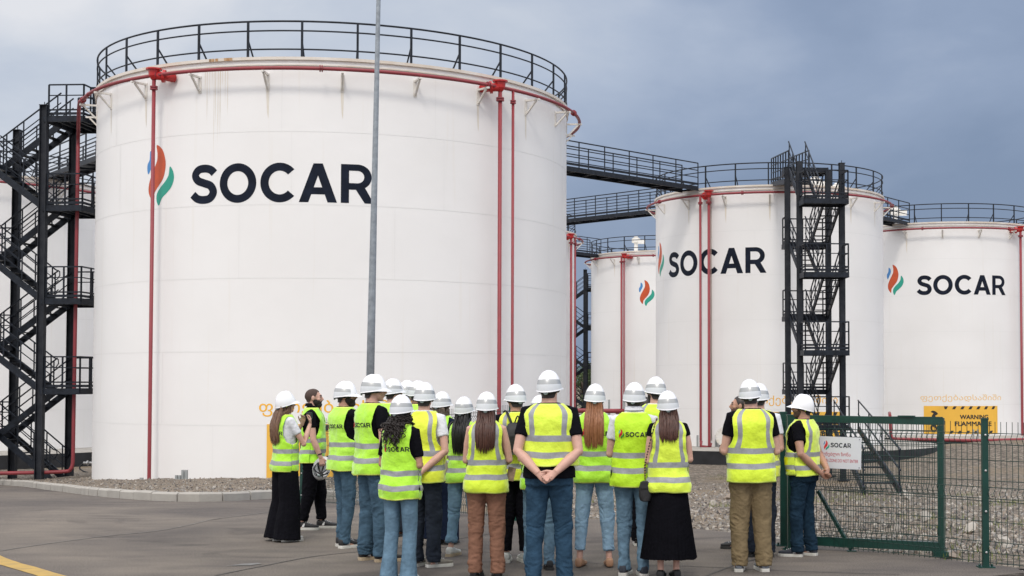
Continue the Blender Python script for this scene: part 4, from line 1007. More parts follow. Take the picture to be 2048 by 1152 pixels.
# ------------------------------------------------------------ people
SKIN = mat('skin', (.56, .33, .26), .55, var=.08, vscale=25)
SKIND = mat('deeper_skin', (.30, .15, .10), .55, var=.08, vscale=25)
SKINT = mat('tanned_skin', (.43, .235, .165), .55, var=.08, vscale=25)
EYEM = mat('eye_dark', (.05, .035, .03), .3); LIPM = mat('lip', (.36, .13, .10), .5)
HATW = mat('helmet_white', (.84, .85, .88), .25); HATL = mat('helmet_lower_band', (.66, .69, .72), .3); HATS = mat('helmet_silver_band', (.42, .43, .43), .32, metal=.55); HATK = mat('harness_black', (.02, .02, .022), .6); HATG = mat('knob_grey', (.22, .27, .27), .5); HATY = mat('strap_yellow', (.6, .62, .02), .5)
VGRN = mat('vest_lime', (.44, .86, .03), .6, sheen=.5, var=.05, vscale=9, bump=.5, bscale=22, bdist=.02)
VYEL = mat('vest_yellow', (.68, .88, .03), .6, sheen=.5, var=.05, vscale=9, bump=.5, bscale=22, bdist=.02)
VTRM = mat('vest_trim', (.74, .90, .16), .6)
REFL = mat('reflective_tape', (.30, .31, .33), .45, var=.12, vscale=30, bump=.2, bscale=60)
POCK = mat('vest_pocket_yellow', (.80, .80, .01), .6, bump=.4, bscale=30)
def cloth(n, c, **k):
    k.setdefault('var', .18); k.setdefault('vscale', 7); k.setdefault('bump', .5); k.setdefault('bscale', 30); k.setdefault('bdist', .02); k.setdefault('spec', .06); return mat(n, c, .85, **k)
C = dict(black=cloth('black_cloth', (.0055, .0055, .008)), white=cloth('white_cotton', (.70, .71, .76), var=.05), navy=cloth('navy_cloth', (.008, .013, .030)),
         jean=cloth('mid_denim', (.055, .100, .145), var=.35, detail=8), jeand=cloth('deep_denim', (.028, .062, .105), var=.3, detail=8), jeanl=cloth('light_denim', (.16, .27, .37), var=.25, detail=8),
         jeanp=cloth('washed_denim', (.12, .20, .275), var=.3, detail=8), char=cloth('charcoal_denim', (.022, .028, .040), var=.3), camel=cloth('camel_trousers', (.24, .125, .085), var=.1), khaki=cloth('khaki_cotton', (.195, .148, .085), var=.2),
         sky=cloth('pale_blue_trousers', (.24, .37, .50), var=.08), inkj=cloth('ink_denim', (.014, .032, .055), var=.4), tan=cloth('tan_cloth', (.33, .23, .17)))
HAIRM = dict(dark=mat('dark_hair', (.018, .012, .010), .5, var=.4, vscale=60), black=mat('black_hair', (.007, .007, .008), .38, var=.3, vscale=60), brown=mat('brown_hair', (.10, .048, .028), .45, color2=(.24, .135, .08), vscale=14, stretch=(4, 4, .6)),
             chest=mat('chestnut_hair', (.045, .018, .013), .45, color2=(.10, .040, .026), vscale=20, stretch=(4, 4, .5)), red=mat('auburn_hair', (.20, .075, .03), .45, color2=(.36, .155, .07), vscale=22, stretch=(5, 5, .4)),
             bob=mat('ash_brown_hair', (.07, .05, .038), .5, color2=(.15, .115, .085), vscale=16, stretch=(4, 4, .6)), buzz=mat('buzzed_hair', (.06, .035, .028), .8, var=.3, vscale=80), beard=mat('beard_hair', (.014, .009, .008), .7, var=.4, vscale=80), stub=mat('stubble', (.10, .055, .042), .8, var=.2, vscale=80))
SHO = dict(black=mat('black_shoe', (.015, .015, .017), .6), navy=mat('navy_shoe', (.03, .035, .05), .7, var=.3, vscale=12), grey=mat('grey_shoe', (.085, .095, .12), .75, color2=(.22, .24, .27), vscale=18), white=mat('white_shoe', (.55, .55, .52), .6, var=.15, vscale=14), taupe=mat('taupe_shoe', (.12, .105, .085), .7, color2=(.26, .24, .21), vscale=14), tan=mat('tan_leather', (.36, .20, .12), .5), red=mat('maroon_shoe', (.10, .012, .02), .6), brown=mat('brown_leather', (.12, .04, .02), .5))
SOLW = mat('sole_white', (.55, .54, .50), .6, var=.15, vscale=10); SOLB = mat('sole_beige', (.38, .30, .20), .6); SOLK = mat('sole_black', (.02, .02, .02), .6); STRI = mat('shoe_white_mark', (.65, .65, .65), .5)

def remesh(mb, vox, name, mats, smooth=2, mfun=None, disp=None, keep=None):
    """join overlapping shapes into one continuous surface"""
    me0 = mb.mesh('tmp', mats); o = bpy.data.objects.new('tmp', me0); col.objects.link(o)
    md = o.modifiers.new('r', 'REMESH'); md.mode = 'VOXEL'; md.voxel_size = vox
    if smooth: ms = o.modifiers.new('s', 'CORRECTIVE_SMOOTH' if False else 'SMOOTH'); ms.factor = .5; ms.iterations = smooth
    dg = bpy.context.evaluated_depsgraph_get(); dg.update()
    me = bpy.data.meshes.new_from_object(o.evaluated_get(dg)); bpy.data.objects.remove(o); bpy.data.meshes.remove(me0)
    me.name = name
    if disp:
        nrm = [v.normal.copy() for v in me.vertices]
        for v, n in zip(me.vertices, nrm): v.co += n * disp(v.co)
    me.materials.clear()
    for x in (mats if isinstance(mats, (list, tuple)) else [mats]): me.materials.append(x)
    mi = [0] * len(me.polygons)
    if mfun: mi = [mfun(p.center) for p in me.polygons]
    me.polygons.foreach_set('material_index', mi); me.polygons.foreach_set('use_smooth', [True] * len(mi)); me.update()
    return me
def obj_(name, me, parent):
    o = bpy.data.objects.new(name, me); col.objects.link(o); o.parent = parent; return o

# torso profile: height, half width, half depth, centre
TM = dict(z=[.80, .88, .95, 1.02, 1.10, 1.21, 1.32, 1.40, 1.455, 1.49, 1.515, 1.535, 1.56], x=[.155, .168, .168, .155, .150, .160, .178, .180, .160, .118, .082, .064, .060], y=[.10, .118, .115, .105, .102, .108, .115, .105, .088, .074, .066, .060, .058], c=[-.012, -.018, -.012, 0, .004, .002, -.004, -.010, -.014, -.018, -.018, -.014, -.01])
TF = dict(z=TM['z'], x=[.160, .172, .165, .142, .130, .140, .152, .155, .138, .100, .070, .054, .050], y=[.10, .120, .112, .096, .090, .102, .108, .098, .080, .068, .060, .052, .050], c=TM['c'])
def sect(T, z):
    # smooth interpolation
    return interp(z, T['z'], T['x']), interp(z, T['z'], T['y']), interp(z, T['z'], T['c'])
def ring(rx, ry, cx, cy, z, n, e=2.5):
    r = []
    for j in range(n):
        a = 2 * math.pi * j / n; c, s = math.cos(a), math.sin(a)
        r.append((cx + rx * math.copysign(abs(c) ** (2 / e), c), cy + ry * math.copysign(abs(s) ** (2 / e), s), z))
    return r
def loft(mb, rings, caps=True, mi=0):
    n = len(rings[0]); mb.grid(rings, mi=mi, closed=True)
    if caps:
        b = len(mb.v) - n * len(rings); mb.f.append(tuple(b + i for i in reversed(range(n)))); mb.m.append(mi); mb.sm.append(True)
        mb.f.append(tuple(b + n * (len(rings) - 1) + i for i in range(n))); mb.m.append(mi); mb.sm.append(True)
def hand(mb, W, d, palm_n, side, curl=.5, sc=1.0, spread=.02):
    """palm plus four fingers and a thumb; d: pointing direction, palm_n: the way the palm faces"""
    d = Vector(d).normalized(); n = Vector(palm_n); n = (n - d * n.dot(d)).normalized(); u = d.cross(n) * side   # u: towards the thumb side
    W = Vector(W); k = sc
    mb.tube([W - d * .02, W + d * .02 * k, W + d * .05 * k, W + d * .085 * k], [(.022 * k, .026 * k), (.017 * k, .033 * k), (.015 * k, .040 * k), (.013 * k, .038 * k)], 12, ref=n)
    for i, (off, ln) in enumerate(((.030, .070), (.010, .078), (-.010, .073), (-.029, .058))):
        p = W + d * .082 * k + u * off * k; a = R(12 + 30 * curl); dd = d + u * off * spread * 20; dd.normalize(); pts = [p]; seg = (.45, .32, .23); ang = 0
        for s_, mult in zip(seg, (1, 1.3, 1.0)):
            ang += a * mult; q = dd * math.cos(ang) + n * math.sin(ang); p = p + q * ln * s_ * k; pts.append(p)
        mb.tube(pts, [.0092 * k, .0088 * k, .0080 * k, .0066 * k], 8)
        mb.ell(pts[-1], (.0066 * k,) * 3, 8, 6)
    p = W + d * .022 * k + u * .028 * k; q = (u * .75 + d * .75 + n * .25).normalized(); p2 = p + q * .038 * k; q2 = (u * .25 + d * 1 + n * (.3 + curl * .5)).normalized(); p3 = p2 + q2 * .030 * k; p4 = p3 + q2 * .022 * k
    mb.tube([p - q * .015, p, p2, p3, p4], [.014 * k, .0135 * k, .0112 * k, .0098 * k, .0075 * k], 8); mb.ell(p4, (.0075 * k,) * 3, 8, 6)
HC = Vector((0, -.01, 1.56))
def head_tf(turn, tilt, roll_=0):
    M = Matrix.Rotation(R(-turn), 3, 'Z') @ Matrix.Rotation(R(tilt), 3, 'X') @ Matrix.Rotation(R(roll_), 3, 'Y')
    return lambda p: HC + M @ (Vector(p) - HC)
POSE = dict(
    down=(((.226, -.02, 1.13), (.252, .03, .88)), (0, .1, -1), (-1, 0, 0), .5),
    front=(((.228, -.01, 1.13), (.10, .21, 1.13)), (-1, .2, .05), (0, -1, 0), .5),
    phone=(((.235, .15, 1.16), (.13, .26, 1.40)), (-.15, .15, 1), (-.5, -.8, 0), .6),
    chin=(((.20, .15, 1.18), (.07, .20, 1.43)), (-.2, .1, 1), (0, -1, 0), .9),
    clasp=(((.238, -.085, 1.13), (.065, -.205, .945)), (-.75, -.12, -.55), (.15, -.7, .45), .75),
    wrist=(((.240, -.06, 1.14), (.06, -.20, .93)), (-.8, -.1, -.4), (0, -1, .2), .6),
)
def person(u, vt, vf, face, label, sex='m', top='black', vest='logo', vtone=None, pants='jean', cut='straight', hair='short', hairc='dark', shoe='black', sole='white', arms=('front', 'front'), helmet=True,
           build=1.0, turn=0, tilt=0, hroll=0, skin=None, stance=.0, hem=.83, bshift=0.0, hatilt=0, beard=None, glasses=False, depth=None, seed=0, hd=False, footang=(8, -8), sleeve=.55, lean=0.0, brimtilt=0, steps=(0, 0), hatextra=.0, neckc=None, zipx=False, skirt=False, collar=False, wfoot=None, cuffs=False, scale_h=None, logo=True, untuck=False, pants_hem=.055, hatscale=1.0, vz=None):
    rnd = random.Random(seed * 13 + 5)
    if depth is None: G = on_ground(u, vf)
    else: G = at(u, 776, depth); G.z = gz_(G.x, depth)
    zt = at(u, vt, G.y).z; Ht = zt - G.z; S = Ht / (1.800 if helmet else 1.765)
    T0_ = TM if sex == 'm' else TF; T = dict(T0_); T['x'] = [x * build for x in T0_['x']]; T['y'] = [y * (1 + (build - 1) * 1.15) for y in T0_['y']]
    fm = .88 if sex == 'f' else 1.0; b = build; skm = skin or SKIN
    shx = (.172 if sex == 'm' else .146) * (1 + (b - 1) * .35); shz = 1.438
    turn += rnd.uniform(-4, 4); hroll += rnd.uniform(-3, 3); tilt += rnd.uniform(-3, 2)
    if steps == (0, 0): steps = (rnd.uniform(-.05, .05), rnd.uniform(-.05, .05))
    htf = head_tf(turn, tilt, hroll)
    # ---- arms
    arm = []
    for side, pn in ((-1, arms[0]), (1, arms[1])):
        if isinstance(pn, str): (E, W), hdv, pnv, curl = POSE[pn]
        else: (E, W), hdv, pnv, curl = pn
        kx = 1 + (b - 1) * .6; kk = shx / .172 if sex == 'f' else kx
        E = Vector((E[0] * kk * side, E[1] * (1 + (b - 1) * 1.2), E[2])); W = Vector((W[0] * kk * side, W[1] * (1 + (b - 1) * 1.4), W[2]))
        E += Vector((rnd.uniform(-.008, .012) * side, rnd.uniform(-.02, .02), rnd.uniform(-.012, .012)))
        hv = Vector((hdv[0] * side, hdv[1], hdv[2])); pv = Vector((pnv[0] * side, pnv[1], pnv[2]))
        if pn == 'clasp' and side == 1: W += Vector((.0, -.025, .010))
        arm.append((side, Vector((shx * side, -.012, shz)), E, W, hv, pv, curl))
    # ---- body, one continuous skin
    mb = MB()
    rows = [ring(*(lambda s: (s[0] - .012, s[1] - .010, 0, s[2]))(sect(T, z)), z, 24) for z in [.88, .92, .97, 1.05, 1.12, 1.2, 1.28, 1.36, 1.42, 1.46, 1.50, 1.53]]
    loft(mb, rows)
    nr = .057 * b if sex == 'm' else .047
    nk = [Vector((0, -.022, 1.47)), Vector((0, -.018, 1.53)), HC + (htf((0, -.012, 1.60)) - HC)]
    mb.tube(nk, [nr * 1.25, nr * 1.02, nr], 16)
    def E_(c, r, **k):
        c2 = htf(c); Mh = Matrix.Rotation(R(-turn), 3, 'Z') @ Matrix.Rotation(R(tilt), 3, 'X'); mb.ell(c2, r, rot=Mh, **k)
    hw = 1.0 if sex == 'm' else .95
    E_((0, -.012, 1.660), (.076 * hw, .096, .094)); E_((0, .030, 1.605), (.058 * hw, .064, .066)); E_((0, .052, 1.572), (.036 * hw, .042, .034)); E_((0, .062, 1.645), (.056 * hw, .036, .06))
    E_((0, .082, 1.553), (.018, .014, .014)); E_((0, .092, 1.596), (.024, .012, .008)); E_((0, .091, 1.586), (.020, .011, .008)); E_((0, .088, 1.674), (.048, .012, .010))
    mb.tube([htf((0, .088, 1.668)), htf((0, .104, 1.645)), htf((0, .117, 1.622)), htf((0, .098, 1.612))], [.008, .010, .013, .010], 10)
    for sx in (-1, 1):
        E_((.077 * hw * sx, -.004, 1.635), (.010, .021, .032)); E_((.038 * sx, .062, 1.622), (.024, .024, .022)); 
    for side, Sh, E, W, hv, pv, curl in arm:
        m1 = Sh.lerp(E, .5) + Vector((.006 * side, 0, 0)); m2 = E.lerp(W, .35)
        mb.tube([Sh + Vector((-.05 * side, 0, .015)), Sh, m1, E, m2, W.lerp(m2, .35), W], [.050 * fm * b, .052 * fm * b, .044 * fm * b, .037 * fm * b, .040 * fm * b, .031 * fm * b, .0245 * fm * b], 14)
        mb.ell(E, (.037 * fm * b,) * 3, 12, 8)
        hand(mb, W, hv, pv, side, curl, .98 if sex == 'm' else .88)
    # legs
    st = stance; legs = []
    for k, sx in enumerate((-1, 1)):
        fy = steps[k]; A = Vector(((.095 + st) * sx, -.02 + fy, .085)); K = Vector(((.094 + st * .6) * sx, .015 + fy * .45, .48)); Hh = Vector((.085 * sx * (b ** .5), -.01, .90)); legs.append((sx, Hh, K, A))
        mb.tube([Hh, Hh.lerp(K, .5), K, K.lerp(A, .35) - Vector((0, .012 if skirt else 0, 0)), K.lerp(A, .8), A, A + Vector((0, .01, -.05))], [.076 * b, .062 * b, .044, .042 if not skirt else .050, .031, .031, .034], 14)
        mb.ell(A + Vector((0, .05, -.045)), (.036, .10, .032), 12, 8)
    eyes = [htf((sx * .031, .090, 1.652)) for sx in (-1, 1)]; lips = htf((0, .104, 1.591)); brows = [htf((sx * .031, .096, 1.673)) for sx in (-1, 1)]
    def mf(c):
        if c.z < 1.54: return 0
        if any(((c - e_).x ** 2 + (c - e_).y ** 2 * .4 + ((c - e_).z * 2.2) ** 2) < .017 ** 2 for e_ in eyes): return 1
        if any(((c - e_).x ** 2 * .35 + (c - e_).y ** 2 * .3 + ((c - e_).z * 2.2) ** 2) < .016 ** 2 for e_ in brows): return 3
        if ((c - lips) * 1).length < .022 and abs((c - lips).z) < .009: return 2
        return 0
    vox = .0052 if hd else .0075
    body = remesh(mb, vox, 'person', [skm, EYEM, LIPM, HAIRM['dark']], smooth=2, mfun=mf)
    root = bpy.data.objects.new('person', body); col.objects.link(root); root.location = G; root.rotation_euler = (0, 0, -R(face)); root.scale = (S, S, S)
    tag(root, label, 'person', 'visitors in hard hats and hi-vis vests')
    ns_ = Vector((rnd.uniform(0, 90), rnd.uniform(0, 90), rnd.uniform(0, 90)))
    # ---- shirt
    if top:
        mb = MB(); uo = lambda z: .008 + (.024 * sstep(1.08, 1.0, z) if untuck else 0)
        loft(mb, [ring(*(lambda s: (s[0] + uo(z), s[1] + uo(z) * 1.25, 0, s[2]))(sect(T, z)), z, 28) for z in [.90, .97, 1.05, 1.12, 1.2, 1.28, 1.36, 1.42, 1.46, 1.50, 1.526 if not collar else 1.54]])
        if top != 'none':
            for side, Sh, E, W, hv, pv, curl in arm:
                e_ = Sh.lerp(E, sleeve) if sleeve <= 1 else E
                if sleeve > 0:
                    P_ = [Sh + Vector((-.06 * side, 0, .012)), Sh + Vector((.0, 0, .004)), Sh.lerp(E, min(sleeve, 1) * .5), e_]; rr_ = [.056 * fm * b, .062 * fm * b, .060 * fm * b, .059 * fm * b]
                    if sleeve > 1: P_ += [E.lerp(W, .4), E.lerp(W, min(.92, sleeve - 1))]; rr_[-1] = .050 * b * fm; rr_ += [.044 * b * fm, .036 * b * fm]
                    mb.tube(P_, rr_, 16)
        me = remesh(mb, .010, 'shirt', C[top], 2, disp=lambda c: .004 * noise.noise(c * 14 + ns_) + .003 * noise.noise(Vector((c.x * 30, c.y * 30, c.z * 12)) + ns_))
        obj_('shirt', me, root)
    # ---- legs of the trousers
    if skirt:
        mb = MB(); rws = []
        for i in range(13):
            t = i / 12; z = .98 - t * .78; n = 84; rw = []
            rx = .165 + .085 * t ** 1.1; ry = .118 + .070 * t
            for j in range(n):
                a = 2 * math.pi * j / n; pl = (1 + (.075 * t + .015) * (1 if j % 2 else -1) * (1 + .5 * noise.noise(Vector((j * .3, t, 0))))); rw.append((rx * pl * math.cos(a), -.015 + ry * pl * math.sin(a), z + .012 * t * noise.noise(Vector((a * 2, 0, 3)))))
            rws.append(rw)
        mb.grid(rws, closed=True); mb.grid([[(p[0] * .97, p[1] * .97, p[2]) for p in rws[-1]], rws[-1]], closed=True); mb.build('skirt', C[pants], root)
    else:
        mb = MB(); CW = dict(slim=(.094, .067, .054, .054), straight=(.096, .074, .067, .069), wide=(.108, .105, .115, .125), flare=(.093, .066, .068, .088), palazzo=(.115, .125, .145, .165), loose=(.104, .086, .077, .074), tapered=(.108, .088, .064, .056))[cut]
        hz = pants_hem
        for sx, Hh, K, A in legs:
            Ae = A + (K - A) * max(0, (hz - .085) / .395) if hz > .085 else A + Vector((0, .0, hz - .085)); q = [Hh + Vector((0, 0, .02)), Hh.lerp(K, .45), K, K.lerp(A, .55), Ae]
            mb.tube(q, [CW[0] * b, (CW[0] * .45 + CW[1] * .55) * (1 + (b - 1) * .7), CW[1] * (1 + (b - 1) * .3), CW[2], CW[3]], 20)
            if cuffs: mb.tube([Ae, Ae + (K - A).normalized() * .055], CW[3] + .008, 20)
        loft(mb, [ring(*(lambda s: (s[0] + .012, s[1] + .014, 0, s[2]))(sect(T, z)), z, 28) for z in (.84, .90, .96, 1.01)] )
        for sx in (-1, 1): mb.ell((sx * .075 * b, -.045, .885), (.088 * b, .092 * b, .095), 16, 12)
        def dp(c):
            zz = c.z; amp = .0035 + .0065 * math.exp(-((zz - .48) / .10) ** 2) + .008 * math.exp(-((zz - .14) / .09) ** 2) + .007 * math.exp(-((zz - .80) / .07) ** 2)
            if cut in ('wide', 'palazzo', 'flare'): return .006 * noise.noise(Vector((c.x * 26, c.y * 26, zz * 3)) + ns_) * (1.3 - zz)
            wv = noise.noise(Vector((c.x * 5, c.y * 5, zz * 7)) + ns_)
            n1_ = noise.noise(Vector((c.x * 11 + wv * 2, c.y * 11, zz * 19 + wv * 3)) + ns_); n2_ = noise.noise(Vector((c.x * 18, c.y * 18, zz * 6)) + ns_); n3_ = noise.noise(Vector((c.x * 8, c.y * 8, zz * 9)) + ns_)
            return amp * ((1 - 2.4 * abs(n1_)) * .75 + n2_ * .7 + n3_ * 1.1)
        me = remesh(mb, .0085, 'trousers', C[pants], 2, disp=dp); tr = obj_('trousers', me, root)
        if not skirt and cut not in ('palazzo',) and sex == 'm' and pants != 'black':
            mb = MB(); stt = sect(T, .93)
            for sx in (-1, 1):
                yb = -stt[1] - .034 - .030
                q = [(sx * .035, .955), (sx * .120, .965), (sx * .118, .86), (sx * .078, .825), (sx * .040, .855)]
                
    # ---- shoes
    for k, (sx, Hh, K, A) in enumerate(legs):
        fa = R(-footang[k]); mb = MB(); rws = []
        for yy, hwid, ht, z0 in ((-.075, .022, .055, .012), (-.070, .032, .075, .004), (-.045, .038, .088, 0), (-.01, .038, .092, 0), (.03, .038, .080, 0), (.07, .043, .062, 0), (.12, .047, .048, 0), (.16, .043, .040, .002), (.19, .028, .030, .006), (.198, .012, .022, .010)):
            rw = []
            for j in range(14):
                a = -math.pi / 2 + 2 * math.pi * j / 14; cx, cz = math.cos(a), math.sin(a); rw.append((hwid * math.copysign(abs(cx) ** .6, cx), yy, z0 + ht * (.5 + .5 * math.copysign(abs(cz) ** .8, cz)) ))
            rws.append(rw)
        hl = sole != 'none'
        loft(mb, rws)
        mb2 = MB(); mb2.v = [(p[0], p[1], p[2] + (.022 if hl else .006)) for p in mb.v]; mb2.f = mb.f; mb2.m = mb.m; mb2.sm = mb.sm; mb = mb2
        if hl:
            out_ = [(r_[3][0] * 1.10 + .003, r_[3][1] * 1.02) for r_ in rws]; lf = [(-x, y) for x, y in out_[::-1]]; lp = out_ + lf
            vs = [(x, y, 0) for x, y in lp] + [(x, y, .020) for x, y in lp] + [(x * .97, y * .99, .032) for x, y in lp]; n = len(lp); fs = [tuple(reversed(range(n))), tuple(range(2 * n, 3 * n))] + [(i, (i + 1) % n, n + (i + 1) % n, n + i) for i in range(n)] + [(n + i, n + (i + 1) % n, 2 * n + (i + 1) % n, 2 * n + i) for i in range(n)]
            mb.add(vs, fs, 1, False)
            if shoe not in ('tan', 'brown'):
                for i in range(4): yq = .035 + i * .022; zq = .022 + interp(yq, (.03, .12), (.080, .048)); mb.tube([(-.022, yq, zq - .004), (0, yq + .003, zq + .003), (.022, yq, zq - .004)], .0032, 5, mi=2)
                for s2 in (-1, 1): mb.add([(s2 * .0405, -.005, .040), (s2 * .0425, .025, .038), (s2 * .038, .035, .080), (s2 * .036, .015, .082)], [(0, 1, 2, 3)], 2)
        Mx = Matrix.Translation((A.x, A.y + .015, 0)) @ Matrix.Rotation(fa, 4, 'Z')
        mb.v = [tuple(Mx @ Vector(p)) for p in mb.v]
        mb.build('shoe', [SHO[shoe], dict(white=SOLW, beige=SOLB, black=SOLK, none=SOLK)[sole], STRI if shoe in ('black', 'navy', 'grey', 'taupe', 'red') else SHO[shoe]], root)
    # ---- vest
    vi = seed % 4; vb = (.44, .86, .03) if vest == 'logo' else (.68, .88, .03); vk = ((1, 1, 1), (1.10, .97, 1.3), (.92, 1.0, .9), (1.04, 1.02, 1.8))[vi]
    vt_ = vtone or mat('vest_%s_%d' % ('lime' if vest == 'logo' else 'yellow', vi), tuple(a_ * b_ for a_, b_ in zip(vb, vk)), .6, var=.06, vscale=7, bump=.5, bscale=22, bdist=.02, sheen=.5)
    bs = bshift; b1, b2 = 1.085 + bs, .945 + bs; bw = .052
    hemz = hem
    zs = [hemz, hemz + .012]; z = hemz + .04
    marks = sorted([b2, b2 + bw, b1, b1 + bw]); allz = set(zs)
    while z < 1.45: allz.add(round(z, 4)); z += .028
    allz = [z for z in allz if all(abs(z - q) > .011 for q in marks)] + [q for q in marks if q > hemz] + [1.465, 1.483, 1.497, 1.509, 1.518]
    zs = sorted(allz)
    nofs = .030 if sex == 'm' else .028
    VX = []
    wmin = (.196 if sex == 'm' else .176) * (1 + (b - 1))
    for z in zs:
        rx, ry, cy = sect(T, z)
        flare = (.012 if sex == 'm' else .004) * sstep(1.15, hemz, z)
        rx2 = rx + nofs; ry2 = ry + nofs * .9
        if z < 1.40:
            t = sstep(1.43, 1.25, z); rx2 = max(rx2, rx2 * (1 - t) + (wmin + flare) * t); ry2 = max(ry2, ry2 * (1 - t) + ((.138 if sex == 'm' else .128) * (1 + (b - 1) * 1.2) + flare * .7) * t)
        if z > 1.455: rx2 = rx + nofs * .9; ry2 = ry + nofs * .7
        VX.append((rx2, ry2, cy))
    def vprof(z):
        return interp(z, zs, [v[0] for v in VX]), interp(z, zs, [v[1] for v in VX]), interp(z, zs, [v[2] for v in VX])
    def vpt(x, z, sd, off=0.0):
        rx, ry, cy = vprof(z); q = min(1, abs(x / rx)); y = sd * ry * (1 - q ** 2.5) ** (1 / 2.5)
        p = Vector((x, y + cy, z)); fade = sstep(1.515, 1.42, z)
        fold = (.013 * noise.noise(Vector((x * 9, sd * 3, z * 5)) + ns_) + .012 * (1 - 2 * abs(noise.noise(Vector((x * 15 + z * 6, sd * 5, z * 13)) + ns_))) + .007 * noise.noise(Vector((x * 32 - z * 10, sd * 2, z * 26)) + ns_)) * (fade * .8 + .25)
        nrm = Vector((x / rx ** 2 * .6, y / ry ** 2, 0)); nrm = nrm.normalized() if nrm.length > 1e-6 else Vector((0, sd, 0))
        if q > .985: nrm = Vector((math.copysign(1, x), 0, 0))
        p.z += .014 * noise.noise(Vector((x * 6, sd * 4, z * 2.5)) + ns_) * sstep(1.40, 1.0, z)
        return p + nrm * (fold + off)
    ts = [-1, -.965, -.91, -.86, -.80, -.74, -.69, -.60, -.50, -.40, -.30, -.20, -.10, 0]; ts = ts + [-t for t in ts[-2::-1]]
    # vertical strap between |t| .50 and .74 of the half width
    def kf(z):
        if z < 1.165 or z > 1.49: return 1.0
        return 1 - (.22 if vest == 'logo' else .18) * math.sin(math.pi * (z - 1.165) / .325) ** .7
    grids = []; rows = {}
    mats_ = [vt_, REFL, VTRM, POCK]
    def band(z): return vest != 'plain' and (b2 - .001 <= z < b2 + bw - .001 or b1 - .001 <= z < b1 + bw - .001)
    mb = MB()
    for sd in (-1, 1):
        Pq = []
        for z in zs:
            rx = vprof(z)[0]; k = kf(z)
            Pq.append([vpt(k * rx * math.copysign(abs(math.sin(t * math.pi / 2)) ** 1.0, t), z, sd) for t in ts])
        def mfn(i, j, sd=sd):
            z = (zs[i] + zs[i + 1]) / 2; t = (ts[j] + ts[j + 1]) / 2; x = abs(math.sin(t * math.pi / 2))
            if sd == 1:
                vn = max(0, (z - 1.27) * .42) if zipx else max(0, (z - 1.33) * .45)
                if abs(t) < vn * 1.6: return None
            if band(z): return 1
            if vest == 'strap' and z > b1 and .40 < abs(t) < .60: return 1
            if i == 0: return 2
            if z > 1.165 and abs(t) > .965 and z < 1.49: return 2
            if z > 1.513: return 2
            if sd == 1 and vest == 'strap' and (hemz + .05 < z < b2 - .01 or b2 + bw + .01 < z < b1 - .005) and .30 < abs(t) < .74: return 3
            return 0
        if vest == 'strap': pass
        mb.grid(Pq, mfun=mfn)
    me = mb.mesh('vest', mats_); bm = bmesh.new(); bm.from_mesh(me); bmesh.ops.remove_doubles(bm, verts=bm.verts, dist=.0035); bmesh.ops.recalc_face_normals(bm, faces=bm.faces); bm.to_mesh(me); bm.free()
    vo = obj_('vest', me, root); sm_ = vo.modifiers.new('thickness', 'SOLIDIFY'); sm_.thickness = .004; sm_.offset = 0
    if vest == 'logo' and logo:
        zc = 1.31 + bs * .5; mb = MB(); kx = b * (1 if sex == 'm' else .92)
        put2d(mb, split2d(*[(lambda v, f: ([(x - .062 * kx, y + zc - .021) for x, y in v], f))(*word2d(.044, .215 * kx))][0], .02), lambda x, y: vpt(x, y, -1, .0055))
        mb.build('lettering', HATK, vo)
        mb = MB()
        for i, pl in enumerate((_ora, _grn, _blu)):
            v, f = flame_part(pl, .088); put2d(mb, ([(x - .10 * kx, y + zc + .006) for x, y in v], f), lambda x, y: vpt(x, y, -1, .0055), mi=i)
        mb.build('emblem', [_mats['emblem_red'], mat('emblem_green_cloth', (.03, .30, .05), .6), mat('emblem_blue_cloth', (.10, .35, .50), .6)], vo)
    # ---- collar
    if collar:
        mb = MB(); rr_ = []
        for z, o_ in ((1.505, .006), (1.53, .012), (1.565, .010), (1.56, .022), (1.525, .032)):
            rr_.append([(p[0], p[1], p[2] + (.012 if p[1] < 0 else -.02)) for p in ring(nr + o_, nr + o_ * 1.1, 0, -.016, z, 22, 2.1)])
        mb.grid(rr_, closed=True); mb.build('collar', C[top], root)
    # ---- hair
    Mh = Matrix.Rotation(R(-turn), 3, 'Z') @ Matrix.Rotation(R(tilt), 3, 'X')
    hm = HAIRM[hairc]
    def cap(zlow_back, zlow_side, zfront, th=.005, name='hair', m_=None):
        mb = MB(); rws = []
        for i in range(15):
            a = math.pi * i / 28 * 1.9
            rws.append(a)
        nu = 36; Pq = []
        for i in range(19):
            rw = []
            for j in range(nu):
                th_ = 2 * math.pi * j / nu; f = (1 - math.cos(th_)) / 2   # 0 at the front (+y) .. 1 at the back
                zl = zfront + (zlow_side - zfront) * sstep(.10, .42, f) if f < .45 else zlow_side + (zlow_back - zlow_side) * sstep(.5, .8, f)
                z = 1.66 + (.094 + th) - (1.66 + .094 + th - zl) * (i / 18)
                q = (z - 1.660) / (.094 + th); q = max(-.97, min(1, q)); r_ = math.sqrt(max(0, 1 - q * q))
                if q < 0: r_ = max(r_, .80 if f > .4 else r_)
                rw.append(htf(((.076 * hw + th) * r_ * math.sin(th_), -.012 + (.096 + th) * r_ * math.cos(th_) * (.93 if q < -.3 and f > .5 else 1), z)))
            Pq.append(rw)
        mb.grid(Pq, closed=True); return mb.build(name, m_ or hm, root)
    if hair in ('short', 'buzz', 'long', 'bob', 'curly', 'wavy', 'ponylong'):
        cap(1.565 if hair != 'buzz' else 1.585, 1.635 if sex == 'm' else 1.60, 1.72, .005 if hair != 'buzz' else .0035)
